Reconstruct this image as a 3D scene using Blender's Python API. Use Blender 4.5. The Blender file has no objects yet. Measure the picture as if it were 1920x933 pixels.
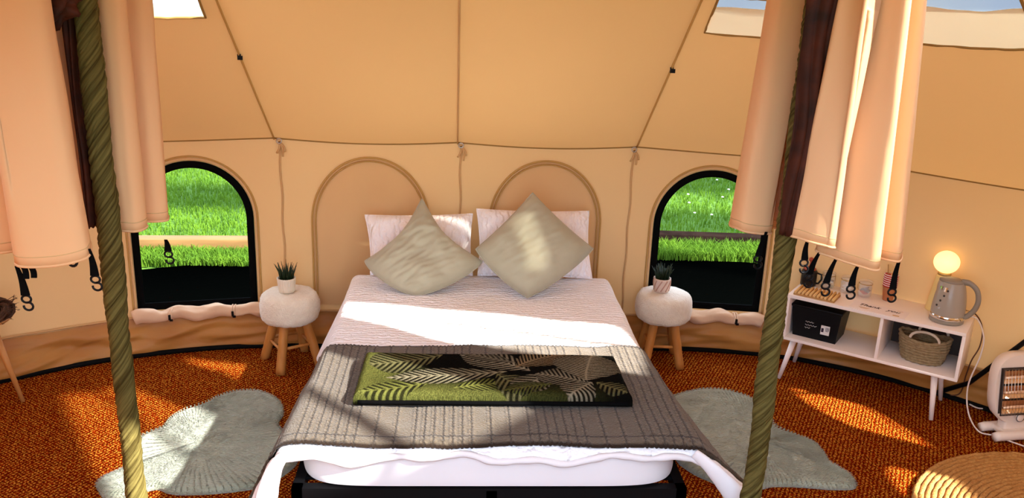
import bpy, bmesh, math, random
import numpy as np
from mathutils import Vector, Matrix, noise
random.seed(7); rng = np.random.default_rng(7)
PI = math.pi
scn = bpy.context.scene
COL = scn.collection

# ------------------------------------------------------------------ camera, sky, sun, exposure
def camera():
    cd = bpy.data.cameras.new('camera'); co = bpy.data.objects.new('camera', cd); COL.objects.link(co)
    yaw, pitch, roll = 0.0652, 0.2985, 0.0365
    fwd = Vector((math.sin(yaw)*math.cos(pitch), math.cos(yaw)*math.cos(pitch), -math.sin(pitch)))
    right = Vector((math.cos(yaw), -math.sin(yaw), 0)); up = right.cross(fwd)
    r2 = math.cos(roll)*right + math.sin(roll)*up; u2 = -math.sin(roll)*right + math.cos(roll)*up
    m = Matrix(((r2.x, u2.x, -fwd.x), (r2.y, u2.y, -fwd.y), (r2.z, u2.z, -fwd.z))).to_4x4()
    m.translation = (0.0095, -2.6915, 2.2517)
    co.matrix_world = m
    cd.sensor_fit = 'HORIZONTAL'; cd.sensor_width = 36; cd.lens = 1638.9/1920*36
    cd.clip_start = 0.02; cd.clip_end = 200
    scn.camera = co
camera()
scn.view_settings.view_transform = 'Standard'; scn.view_settings.look = 'None'
scn.view_settings.gamma = 1; scn.view_settings.use_curve_mapping = False
scn.view_settings.exposure = 1.72
SUN_EL, SUN_PHI = math.radians(36), math.radians(34)
SUN_DIR = Vector((math.cos(SUN_EL)*math.cos(SUN_PHI), -math.cos(SUN_EL)*math.sin(SUN_PHI), math.sin(SUN_EL)))
def world():
    w = bpy.data.worlds.new('sky'); scn.world = w; w.use_nodes = True
    nt = w.node_tree; nt.nodes.clear()
    out = nt.nodes.new('ShaderNodeOutputWorld'); bg = nt.nodes.new('ShaderNodeBackground')
    tc = nt.nodes.new('ShaderNodeTexCoord'); nz = nt.nodes.new('ShaderNodeTexNoise'); rp = nt.nodes.new('ShaderNodeValToRGB')
    nz.inputs['Scale'].default_value = 2.2; nz.inputs['Detail'].default_value = 5
    rp.color_ramp.elements[0].position = .38; rp.color_ramp.elements[0].color = (.42, .60, .95, 1)
    rp.color_ramp.elements[1].position = .62; rp.color_ramp.elements[1].color = (.80, .90, 1.0, 1)
    nt.links.new(tc.outputs['Generated'], nz.inputs['Vector']); nt.links.new(nz.outputs['Fac'], rp.inputs['Fac'])
    nt.links.new(rp.outputs['Color'], bg.inputs['Color']); bg.inputs['Strength'].default_value = 1.75
    nt.links.new(bg.outputs[0], out.inputs[0])
world()
def sun():
    l = bpy.data.lights.new('sun', 'SUN'); l.energy = 8.5; l.angle = math.radians(1.2); l.color = (1, .97, .92)
    o = bpy.data.objects.new('sun', l); COL.objects.link(o)
    o.rotation_euler = SUN_DIR.to_track_quat('Z', 'Y').to_euler(); o.location = SUN_DIR*20
sun()
scn.cycles.max_bounces = 14; scn.cycles.diffuse_bounces = 8; scn.cycles.transparent_max_bounces = 24
scn.cycles.sample_clamp_indirect = 6

# ------------------------------------------------------------------ materials
MATS = {}
def mat(name, col=(.8, .8, .8), rough=.8, metal=0, spec=.3, nscale=None, ncol=None, namt=.5, bump=0, bscale=None, trans=0,
        tcol=None, sheen=0, alpha=1, emit=None, estr=0, stretch=None, bdetail=4, sub=0):
    m = bpy.data.materials.new(name); m.use_nodes = True; nt = m.node_tree
    b = nt.nodes['Principled BSDF']; out = nt.nodes['Material Output']
    L = nt.links.new
    b.inputs['Base Color'].default_value = (*col, 1); b.inputs['Roughness'].default_value = rough
    b.inputs['Metallic'].default_value = metal; b.inputs['Specular IOR Level'].default_value = spec
    b.inputs['Sheen Weight'].default_value = sheen
    if emit: b.inputs['Emission Color'].default_value = (*emit, 1); b.inputs['Emission Strength'].default_value = estr
    vec = None
    if nscale or bscale:
        tc = nt.nodes.new('ShaderNodeTexCoord'); vec = tc.outputs['Object']
        if stretch:
            mp = nt.nodes.new('ShaderNodeMapping'); mp.inputs['Scale'].default_value = stretch
            L(vec, mp.inputs['Vector']); vec = mp.outputs['Vector']
    if nscale:
        n = nt.nodes.new('ShaderNodeTexNoise'); n.inputs['Scale'].default_value = nscale; n.inputs['Detail'].default_value = 5
        r = nt.nodes.new('ShaderNodeValToRGB'); lo, hi = .5-namt*.5, .5+namt*.5
        r.color_ramp.elements[0].position = max(0, lo); r.color_ramp.elements[1].position = min(1, hi)
        r.color_ramp.elements[0].color = (*(ncol or col), 1); r.color_ramp.elements[1].color = (*col, 1)
        L(vec, n.inputs['Vector']); L(n.outputs['Fac'], r.inputs['Fac']); L(r.outputs['Color'], b.inputs['Base Color'])
    if bscale:
        n2 = nt.nodes.new('ShaderNodeTexNoise'); n2.inputs['Scale'].default_value = bscale; n2.inputs['Detail'].default_value = bdetail
        bp = nt.nodes.new('ShaderNodeBump'); bp.inputs['Strength'].default_value = bump; bp.inputs['Distance'].default_value = .01
        L(vec, n2.inputs['Vector']); L(n2.outputs['Fac'], bp.inputs['Height']); L(bp.outputs['Normal'], b.inputs['Normal'])
    surf = b.outputs[0]
    if trans:
        t = nt.nodes.new('ShaderNodeBsdfTranslucent'); t.inputs['Color'].default_value = (*(tcol or col), 1)
        mx = nt.nodes.new('ShaderNodeMixShader'); mx.inputs[0].default_value = trans
        L(b.outputs[0], mx.inputs[1]); L(t.outputs[0], mx.inputs[2]); L(mx.outputs[0], out.inputs['Surface']); surf = mx.outputs[0]
    if alpha < 1:
        t = nt.nodes.new('ShaderNodeBsdfTransparent'); mx = nt.nodes.new('ShaderNodeMixShader'); mx.inputs[0].default_value = alpha
        L(t.outputs[0], mx.inputs[1]); L(surf, mx.inputs[2]); L(mx.outputs[0], out.inputs['Surface'])
    MATS[name] = m
    return m

def attr_mat(name, attr='Col', rough=.9, sheen=0, bump=0, bscale=200, stretch=None):
    m = mat(name, rough=rough, sheen=sheen, bump=bump, bscale=bscale, stretch=stretch, spec=.03)
    nt = m.node_tree; a = nt.nodes.new('ShaderNodeAttribute'); a.attribute_name = attr
    nt.links.new(a.outputs['Color'], nt.nodes['Principled BSDF'].inputs['Base Color'])
    return m

CANVAS = (.755, .475, .20)
mat('canvas', CANVAS, .9, nscale=1.5, ncol=(.715, .445, .185), namt=.8, bump=.12, bscale=14, trans=.04, tcol=(.85, .46, .16), spec=.15)
mat('canvas_wall', (.775, .52, .25), .9, nscale=1.5, ncol=(.745, .49, .23), namt=.8, bump=.12, bscale=14, trans=.04, tcol=(.85, .46, .16), spec=.1)
mat('canvas_panel', (.735, .475, .225), .9, nscale=2, ncol=(.71, .45, .205), bump=.2, bscale=9, trans=.06, tcol=(.8, .4, .12), spec=.15)
mat('drape_canvas', (.80, .49, .26), .9, nscale=2, ncol=(.77, .46, .235), bump=.18, bscale=10, trans=.16, tcol=(.9, .38, .08), spec=.15)
mat('roll_canvas', (.78, .54, .35), .9, bump=.3, bscale=22, trans=.1, spec=.15)
mat('cream_flap', (.90, .78, .54), .9, bump=.2, bscale=14, trans=.055, tcol=(.95, .80, .50))
mat('seam', (.30, .17, .05), .9, spec=.1)
mat('seam_pale', (.56, .34, .15), .9, spec=.1)
mat('piping', (.48, .28, .08), .8, bump=.3, bscale=80)
mat('skirt', (.50, .245, .06), .45, nscale=3, ncol=(.37, .14, .028), bump=.4, bscale=9, stretch=(1, 1, 2.5), spec=.25, trans=.06, tcol=(.6, .2, .03))
mat('black_rubber', (.003, .003, .003), .8, spec=.08)
mat('black_cloth', (.003, .003, .003), .9, spec=.03)
mat('net', (.001, .001, .001), 1, alpha=.16, spec=0)
mat('pvc', (.9, .92, .95), .15, alpha=.12, bump=.5, bscale=6, spec=.5, trans=.75, tcol=(.9, .92, .95))
def tinted():
    m = mat('pvc_tinted', (.8, .85, .9), .2, spec=.5); nt = m.node_tree; out = nt.nodes['Material Output']; b = nt.nodes['Principled BSDF']
    t = nt.nodes.new('ShaderNodeBsdfTransparent'); t.inputs['Color'].default_value = (.135, .135, .125, 1)
    mx = nt.nodes.new('ShaderNodeMixShader'); mx.inputs[0].default_value = .10
    nt.links.new(t.outputs[0], mx.inputs[1]); nt.links.new(b.outputs[0], mx.inputs[2]); nt.links.new(mx.outputs[0], out.inputs['Surface'])
tinted()
mat('pvc_hazy', (.9, .92, .95), .3, alpha=.52, bump=.4, bscale=6, spec=.4, trans=.15, tcol=(.9, .92, .95))
mat('pvc_milky', (.9, .92, .95), .3, alpha=.5, bump=.4, bscale=6, spec=.4, trans=.25, tcol=(.9, .92, .95))
mat('metal', (.5, .45, .4), .3, metal=1)
mat('black_metal', (.003, .003, .0035), .5, spec=.12)
mat('black_plastic', (.004, .004, .005), .45, spec=.15)
mat('white_sheet', (.80, .775, .775), .85, nscale=3, ncol=(.77, .74, .74), bump=.25, bscale=5, sheen=.1)
mat('seersucker', (.92, .91, .92), .85, bump=.9, bscale=30, stretch=(.35, 1.5, 1.0), sheen=.1)
mat('pillow_white', (.90, .86, .86), .85, bump=.8, bscale=26, stretch=(1.6, .6, .45), sheen=.1)
mat('sage', (.40, .375, .265), .75, nscale=6, ncol=(.36, .33, .22), bump=.35, bscale=10, stretch=(1, 1, .5), sheen=.3)
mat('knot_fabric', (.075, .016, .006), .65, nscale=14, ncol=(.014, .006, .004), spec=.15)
mat('fur_white', (.88, .80, .64), .95, nscale=40, ncol=(.80, .70, .54), bump=.9, bscale=130, sheen=.5)
mat('sheepskin', (.39, .435, .33), .95, nscale=4, ncol=(.26, .285, .20), namt=.5, bump=1.0, bscale=55, stretch=(1, 2.6, 1), sheen=.4)
mat('log_wood', (.56, .25, .06), .55, nscale=10, ncol=(.42, .16, .03), stretch=(3, 3, .5), bump=.15, bscale=20)
mat('pine', (.52, .24, .07), .5, nscale=8, ncol=(.42, .17, .04), stretch=(3, 3, .4))
mat('white_laminate', (.88, .80, .74), .45, spec=.4)
mat('pot_white', (.74, .66, .52), .5)
mat('pot_blush', (.70, .56, .46), .6)
mat('pot_stripe', (.50, .30, .22), .7)
mat('soil', (.02, .012, .006), 1)
mat('plant_green', (.018, .038, .012), .5, nscale=30, ncol=(.008, .016, .006))
mat('kettle_taupe', (.36, .31, .25), .3, spec=.5)
mat('chrome', (.75, .72, .68), .12, metal=1)
mat('grey_plastic', (.27, .23, .18), .35)
mat('lamp_cream', (.80, .62, .26), .6)
mat('globe', (1, .85, .5), .4, emit=(1, .66, .27), estr=.38)
mat('kraft', (.42, .15, .055), .7)
mat('cup_red', (.45, .03, .03), .6)
mat('cup_white', (.85, .78, .72), .6)
mat('glass', (.8, .8, .75), .05, alpha=.20, spec=.9)
mat('brass', (.5, .36, .16), .3, metal=1)
mat('sachet_white', (.8, .76, .7), .7)
mat('sachet_green', (.22, .28, .12), .6)
mat('sachet_red', (.55, .05, .03), .5)
mat('sachet_purple', (.12, .07, .11), .5)
mat('bamboo', (.72, .46, .18), .55)
mat('bamboo_dark', (.42, .22, .07), .6)
mat('card', (.84, .77, .76), .7)
mat('ink', (.03, .015, .03), .8)
mat('label_white', (.75, .73, .7), .6)
mat('coffee_black', (.006, .005, .005), .3, spec=.3)
mat('coffee_red', (.35, .06, .03), .5)
mat('rope', (.36, .27, .15), .9, nscale=60, ncol=(.22, .15, .07), bump=.6, bscale=120)
mat('rope_pale', (.62, .54, .42), .8, bump=.5, bscale=90)
mat('jute', (.56, .30, .09), .9, nscale=70, ncol=(.36, .15, .035), bump=.9, bscale=110)
mat('cord_white', (.78, .68, .60), .5)
mat('cord_brown', (.10, .04, .02), .6)
mat('heater_white', (.80, .70, .62), .4, spec=.4)
mat('heater_dark', (.05, .035, .03), .35)
mat('reflector', (.72, .55, .42), .25, metal=1)
mat('quartz', (.75, .48, .30), .25, metal=.3)
mat('twig', (.10, .045, .02), .85, nscale=25, ncol=(.04, .015, .008))
mat('bark', (.12, .08, .05), .9)
mat('leaf', (.05, .13, .02), .8)
mat('lawn', (.08, .17, .012), .95, nscale=5, ncol=(.035, .09, .006), namt=.6, bump=1, bscale=60)
mat('grass_blade', (.10, .185, .012), .8, nscale=5, ncol=(.03, .085, .006), trans=.25, tcol=(.14, .28, .02), spec=.1)
mat('shade_black', (.0004, .0005, .0004), .95, spec=0, bump=.5, bscale=20)  # near-black colour standing in for shade on the ground by the tent
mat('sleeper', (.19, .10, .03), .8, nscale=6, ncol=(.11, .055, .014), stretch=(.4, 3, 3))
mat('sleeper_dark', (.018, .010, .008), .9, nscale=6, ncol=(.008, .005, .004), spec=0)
mat('daisy', (.85, .85, .8), .8)

def coir():
    m = mat('coir', (.5, .19, .035), .95, spec=.0)
    nt = m.node_tree; L = nt.links.new; b = nt.nodes['Principled BSDF']
    tc = nt.nodes.new('ShaderNodeTexCoord')
    def wave(scale, rotz, dist):
        mp = nt.nodes.new('ShaderNodeMapping'); mp.inputs['Rotation'].default_value = (0, 0, rotz); L(tc.outputs['Object'], mp.inputs['Vector'])
        w = nt.nodes.new('ShaderNodeTexWave'); w.inputs['Scale'].default_value = scale; w.inputs['Distortion'].default_value = dist
        w.inputs['Detail'].default_value = 2; w.inputs['Detail Scale'].default_value = 3
        L(mp.outputs['Vector'], w.inputs['Vector']); return w.outputs['Fac']
    a = wave(17, .5, 5); c = wave(19, 2.2, 6)
    mul = nt.nodes.new('ShaderNodeMath'); mul.operation = 'MULTIPLY'; L(a, mul.inputs[0]); L(c, mul.inputs[1])
    nz = nt.nodes.new('ShaderNodeTexNoise'); nz.inputs['Scale'].default_value = 75; nz.inputs['Detail'].default_value = 4; L(tc.outputs['Object'], nz.inputs['Vector'])
    add = nt.nodes.new('ShaderNodeMath'); add.operation = 'MULTIPLY_ADD'; L(nz.outputs['Fac'], add.inputs[0]); add.inputs[1].default_value = .95; L(mul.outputs[0], add.inputs[2])
    r = nt.nodes.new('ShaderNodeValToRGB'); e = r.color_ramp.elements
    e[0].position = .44; e[0].color = (.085, .0050, .0005, 1); e[1].position = 1.0; e[1].color = (.60, .235, .028, 1)
    k = r.color_ramp.elements.new(.74); k.color = (.28, .028, .002, 1)
    L(add.outputs[0], r.inputs['Fac']); L(r.outputs['Color'], b.inputs['Base Color'])
    bp = nt.nodes.new('ShaderNodeBump'); bp.inputs['Strength'].default_value = .9; bp.inputs['Distance'].default_value = .012
    L(add.outputs[0], bp.inputs['Height']); L(bp.outputs['Normal'], b.inputs['Normal'])
coir()
def ruching(name, rot, sc):
    nt = MATS[name].node_tree; L = nt.links.new; b = nt.nodes['Principled BSDF']; old = b.inputs['Normal'].links[0].from_node
    tc = nt.nodes.new('ShaderNodeTexCoord'); mp = nt.nodes.new('ShaderNodeMapping'); mp.inputs['Rotation'].default_value = rot; L(tc.outputs['Object'], mp.inputs['Vector'])
    w = nt.nodes.new('ShaderNodeTexWave'); w.inputs['Scale'].default_value = sc; w.inputs['Distortion'].default_value = 6; w.inputs['Detail'].default_value = 3; w.inputs['Detail Scale'].default_value = 2.5
    L(mp.outputs['Vector'], w.inputs['Vector']); bp = nt.nodes.new('ShaderNodeBump'); bp.inputs['Strength'].default_value = .55; bp.inputs['Distance'].default_value = .012
    L(w.outputs['Fac'], bp.inputs['Height']); L(old.outputs['Normal'], bp.inputs['Normal']); L(bp.outputs['Normal'], b.inputs['Normal'])
ruching('seersucker', (0, 0, PI/2), 11); ruching('pillow_white', (0, 0, 0), 9)
attr_mat('green_velvet', rough=.65, bump=.25, bscale=40)
attr_mat('palm_fleece', rough=.95, sheen=.0, bump=.6, bscale=160)
mat('fringe_wool', (.035, .024, .015), .95, nscale=40, ncol=(.10, .075, .05))
attr_mat('knit', rough=.95, sheen=.2, bump=.7, bscale=130)

# ------------------------------------------------------------------ mesh helpers
class MB:
    def __init__(s): s.v = []; s.f = []
    def add(s, vs, fs):
        n = len(s.v); s.v.extend([tuple(v) for v in vs]); s.f.extend([tuple(i+n for i in f) for f in fs]); return s
    def box(s, c, sz, rot=None, bev=0):
        hx, hy, hz = sz[0]/2, sz[1]/2, sz[2]/2
        if bev:
            bm = bmesh.new(); bmesh.ops.create_cube(bm, size=1)
            for v in bm.verts: v.co = Vector((v.co.x*sz[0], v.co.y*sz[1], v.co.z*sz[2]))
            bmesh.ops.bevel(bm, geom=list(bm.edges), offset=bev, segments=2, affect='EDGES', profile=.6)
            bm.verts.ensure_lookup_table()
            vs = [v.co.copy() for v in bm.verts]; fs = [[v.index for v in f.verts] for f in bm.faces]; bm.free()
        else:
            vs = [Vector((x, y, z)) for x in (-hx, hx) for y in (-hy, hy) for z in (-hz, hz)]
            fs = [(0, 1, 3, 2), (4, 6, 7, 5), (0, 4, 5, 1), (2, 3, 7, 6), (0, 2, 6, 4), (1, 5, 7, 3)]
        if rot is not None: vs = [rot @ v for v in vs]
        c = Vector(c)
        return s.add([v+c for v in vs], fs)
    def tube(s, path, rad, seg=10, closed=False, caps=True, squash=None):
        P = [Vector(p) for p in path]; n = len(P)
        R = rad if hasattr(rad, '__len__') else [rad]*n
        T = []
        for i in range(n):
            if closed: t = P[(i+1) % n]-P[i-1]
            else: t = P[min(i+1, n-1)]-P[max(i-1, 0)]
            T.append(t.normalized() if t.length > 1e-9 else Vector((0, 0, 1)))
        ref = Vector((0, 0, 1)) if abs(T[0].z) < .9 else Vector((1, 0, 0))
        N = (ref-T[0]*ref.dot(T[0])).normalized(); vs = []
        for i in range(n):
            N = (N-T[i]*N.dot(T[i])).normalized(); B = T[i].cross(N)
            for k in range(seg):
                a = 2*PI*k/seg; ca, sa = math.cos(a), math.sin(a)
                if squash: sa *= squash
                vs.append(P[i]+(N*ca+B*sa)*R[i])
        fs = []
        for i in range(n if closed else n-1):
            for k in range(seg):
                j = (i+1) % n; fs.append((i*seg+k, i*seg+(k+1) % seg, j*seg+(k+1) % seg, j*seg+k))
        if caps and not closed:
            fs.append(tuple(range(seg))[::-1]); fs.append(tuple((n-1)*seg+k for k in range(seg)))
        return s.add(vs, fs)
    def lathe(s, prof, seg=32, c=(0, 0, 0), rmod=None, sx=1, sy=1):
        vs = []
        for i, (r, z) in enumerate(prof):
            for k in range(seg):
                a = 2*PI*k/seg; q = r*(rmod(a, z) if rmod else 1)
                vs.append((c[0]+q*math.cos(a)*sx, c[1]+q*math.sin(a)*sy, c[2]+z))
        fs = []
        for i in range(len(prof)-1):
            for k in range(seg):
                fs.append((i*seg+k, i*seg+(k+1) % seg, (i+1)*seg+(k+1) % seg, (i+1)*seg+k))
        if prof[0][0] > 1e-5: fs.append(tuple(range(seg))[::-1])
        if prof[-1][0] > 1e-5: fs.append(tuple((len(prof)-1)*seg+k for k in range(seg)))
        return s.add(vs, fs)
    def grid(s, fn, nu, nv, closeu=False):
        vs = [fn(i/(nu if closeu else nu-1), j/(nv-1)) for j in range(nv) for i in range(nu)]
        fs = []
        for j in range(nv-1):
            for i in range(nu if closeu else nu-1):
                k = (i+1) % nu; fs.append((j*nu+i, j*nu+k, (j+1)*nu+k, (j+1)*nu+i))
        return s.add(vs, fs)
    def build(s, name, m, parent=None, smooth=True, solid=0, loc=None, col=None, angle=None):
        me = bpy.data.meshes.new(name); me.from_pydata(s.v, [], s.f); me.update()
        if smooth:
            me.polygons.foreach_set('use_smooth', [True]*len(me.polygons))
            if angle: me.set_sharp_from_angle(angle=math.radians(angle))
        if col is not None:
            a = me.color_attributes.new('Col', 'FLOAT_COLOR', 'POINT'); a.data.foreach_set('color', np.asarray(col, dtype=np.float32).ravel())
        me.materials.append(MATS[m])
        o = bpy.data.objects.new(name, me); COL.objects.link(o)
        if parent: o.parent = parent
        if loc: o.location = loc
        if solid:
            md = o.modifiers.new('solid', 'SOLIDIFY'); md.thickness = solid; md.offset = 0
        return o

def thing(name, label, cat, loc=(0, 0, 0), rz=0, group=None):
    o = bpy.data.objects.new(name, None); COL.objects.link(o); o.empty_display_size = .1
    o.location = loc; o.rotation_euler = (0, 0, rz); tag(o, label, cat, group); return o
def tag(o, label, cat=None, group=None, kind=None):
    if label: o['label'] = label
    if cat: o['category'] = cat
    if group: o['group'] = group
    if kind: o['kind'] = kind
    return o
def structure(o, label=None):
    o['kind'] = 'structure'
    if label: o['label'] = label
    return o
def sempty(name, label, loc=(0, 0, 0)):
    o = bpy.data.objects.new(name, None); COL.objects.link(o); o.location = loc; return structure(o, label)
def copy_tree(o, parent=None):
    c = o.copy(); COL.objects.link(c); c.parent = parent
    for ch in list(o.children): copy_tree(ch, c)
    return c
def fbm(p, sc, oct=3):
    return noise.fractal(Vector(p)*sc, 1.0, 2.0, oct)
def lerp(a, b, t): return a+(b-a)*t
def clamp(x, a=0., b=1.): return max(a, min(b, x))
def sstep(a, b, x):
    t = clamp((x-a)/(b-a)); return t*t*(3-2*t)
def catmull(pts, per=6, closed=False):
    P = [np.array(p, float) for p in pts]; n = len(P); out = []
    for i in range(n if closed else n-1):
        p0, p1, p2, p3 = (P[(i-1) % n], P[i], P[(i+1) % n], P[(i+2) % n]) if closed else (P[max(i-1, 0)], P[i], P[i+1], P[min(i+2, n-1)])
        for k in range(per):
            t = k/per
            out.append(.5*((2*p1)+(-p0+p2)*t+(2*p0-5*p1+4*p2-p3)*t*t+(-p0+3*p1-3*p2+p3)*t**3))
    if not closed: out.append(P[-1])
    return out

# ------------------------------------------------------------------ the tent shell
X0, RT, HW, ZR = 1.08, 2.5, 1.31, 3.2          # half distance of the poles, radius of the ends, wall height, ridge height
HALF = X0+PI*RT                                 # arc length from mid back to where the front begins
def rad_at(s, z):
    th = (abs(s)-X0)/RT
    if th <= 0: rb = 2.49
    elif s > 0: rb = 2.49+.12*clamp(th/math.radians(24))
    else: rb = 2.49-.05*clamp(th/math.radians(35))
    return lerp(rb, RT, clamp(z/.6))
def plan(s, R):
    sg = 1 if s >= 0 else -1; a = abs(s)
    if a <= X0: return (s, R, 0, -1)
    if a <= HALF:
        th = (a-X0)/RT
        return (sg*(X0+R*math.sin(th)), R*math.cos(th), -sg*math.sin(th), -math.cos(th))
    return (sg*(X0-(a-HALF)), -R, 0, 1)
PANEL = RT*math.radians(30)
def scallop(s):
    a = abs(s)
    t = a/X0 if a <= X0 else ((a-X0)/PANEL) % 1.0
    if a > HALF: t = 0
    return math.sin(PI*t)
def wall_pt(s, z, off=0):
    x, y, nx, ny = plan(s, rad_at(s, z)+.012*math.sin(PI*z/HW)*scallop(s))
    return (x+nx*off, y+ny*off, z)
def wall_top(s): return HW-.022*scallop(s)

class Hole:
    def __init__(s, a, b, z0, z1, spring): s.a, s.b, s.z0, s.z1, s.sp = a, b, z0, z1, spring
    def top(s, x):
        c, h = (s.a+s.b)/2, (s.b-s.a)/2; q = clamp(1-((x-c)/h)**2); return s.sp+(s.z1-s.sp)*math.sqrt(q)
    def outline(s, n=36, inset=0, bottom=True):
        a, b, z0 = s.a+inset, s.b-inset, s.z0+inset; c, h = (a+b)/2, (b-a)/2; z1 = s.z1-inset
        pts = [(a, lerp(z0, s.sp, k/10)) for k in range(10)]
        pts += [(c-h*math.cos(PI*k/n), s.sp+(z1-s.sp)*math.sin(PI*k/n)) for k in range(n+1)]
        pts += [(b, lerp(s.sp, z0, k/10)) for k in range(1, 11)]
        return pts
def make_wall(name, s0, s1, holes, label):
    cols = list(np.linspace(s0, s1, max(2, int(abs(s1-s0)/.05)+1)))
    for h in holes:
        cols = [c for c in cols if not (h.a-.02 < c < h.b+.02)]+[(h.a+h.b)/2-(h.b-h.a)/2*math.cos(PI*k/28) for k in range(29)]
    cols = sorted(cols); mb = MB(); NZ = 14
    def strip(a, b, la, ha, lb, hb):
        vs = []
        for k in range(NZ+1):
            t = k/NZ; vs += [wall_pt(a, lerp(la, ha, t)), wall_pt(b, lerp(lb, hb, t))]
        mb.add(vs, [(2*k, 2*k+1, 2*k+3, 2*k+2) for k in range(NZ)])
    for a, b in zip(cols[:-1], cols[1:]):
        h = next((h for h in holes if h.a-1e-6 <= a and b <= h.b+1e-6), None)
        if h is None: strip(a, b, 0, wall_top(a), 0, wall_top(b))
        else:
            strip(a, b, 0, h.z0, 0, h.z0); strip(a, b, h.top(a), wall_top(a), h.top(b), wall_top(b))
    o = mb.build(name, 'canvas_wall'); bmm = bmesh.new(); bmm.from_mesh(o.data); bmesh.ops.remove_doubles(bmm, verts=bmm.verts, dist=1e-4); bmm.to_mesh(o.data); bmm.free()
    return structure(o, label)
WL = Hole(-1.925, -1.225, .27, 1.172, .82); WR = Hole(1.225, 1.925, .29, 1.188, .83)
thd = lambda d: X0+RT*math.radians(d)
V1 = Hole(thd(66), thd(78), .90, 1.27, 1.15); V2 = Hole(thd(87), thd(97), 1.02, 1.28, 1.18)  # unseen openings, sized to throw the sun strips on the right floor
make_wall('wall_back', -X0, X0, [], 'tan canvas back wall behind the bed')
make_wall('wall_right', X0, HALF, [WR, V1, V2], 'tan canvas wall curving round the right end of the tent')
make_wall('wall_left', -HALF, -X0, [WL], 'tan canvas wall curving round the left end of the tent')
# roof ------------------------------------------------------------
def roof_pt(s, z, off=0):
    # straight line from the wall top to ridge / pole top, sagging a little inside each panel
    t = (z-HW)/(ZR-HW); a = abs(s); sg = 1 if s >= 0 else -1
    R = RT*(1-t); sag = .035*math.sin(PI*clamp(t))*scallop(s)
    zz = z-.022*scallop(s)*(1-t)
    x, y, nx, ny = plan(s, 1.0)
    if a <= X0: return (s, R-sag+ny*off*.75, zz-off*.65)
    if a <= HALF:
        th = (a-X0)/RT; R2 = max(R-sag-off*.75, .0)
        return (sg*(X0+R2*math.sin(th)), R2*math.cos(th), zz-off*.65)
    return (sg*(X0-(a-HALF)), -(R-sag), zz)
def make_roof():
    mb = MB()
    def area(s0, s1, z0, z1, ds=.06, nz=None):
        ns = max(2, int((s1-s0)/ds)+1); nz = nz or max(2, int((z1-z0)/.1)+1)
        mb.grid(lambda u, v: roof_pt(lerp(s0, s1, u), lerp(z0, z1, v)), ns, nz)
    def panel(s0, s1, hole):
        if not hole: area(s0, s1, HW, ZR); return
        a, b, z0, z1 = hole
        area(s0, s1, HW, z0); area(s0, s1, z1, ZR); area(s0, a, z0, z1); area(b, s1, z0, z1)
    area(-X0, 0, HW, ZR); area(0, X0, HW, ZR)
    for sg in (1, -1):
        for k in range(6):
            h = SKY.get((sg, k)); s0, s1 = thd(30*k), thd(30*k+30)
            hh = (thd(h[0]), thd(h[1]), h[2], h[3]) if h else None
            if sg < 0:
                s0, s1 = -s1, -s0
                if hh: hh = (-hh[1], -hh[0], hh[2], hh[3])
            panel(s0, s1, hh)
        # front: above the open entrance
        if sg > 0: area(HALF, HALF+X0, 2.30, ZR)
        else: area(-HALF-X0, -HALF, 2.30, ZR)
    o = mb.build('ceiling', 'canvas'); structure(o, 'tan canvas tent roof sloping up to the ridge'); return o
SKY = {(1, 0): (3, 27.5, 2.05, 2.22), (1, 1): (32, 58, 2.06, 2.27), (1, 2): (79, 89.2, 2.07, 2.84), (1, 3): (90.8, 102.5, 2.07, 2.84),  # right-end openings out of view are sized to shape the sun patches
       (1, 4): (120.8, 148.5, 2.2, 2.86), (1, 5): (151.5, 174, 2.2, 2.86),
       (-1, 0): (3, 27.5, 2.045, 2.62), (-1, 1): (32, 58, 2.05, 2.62), (-1, 2): (62, 88, 2.05, 2.62), (-1, 3): (92, 118, 2.05, 2.62)}
make_roof()

wcount = [0]
def window_name():
    wcount[0] += 1; return 'window_%d' % wcount[0]
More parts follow.
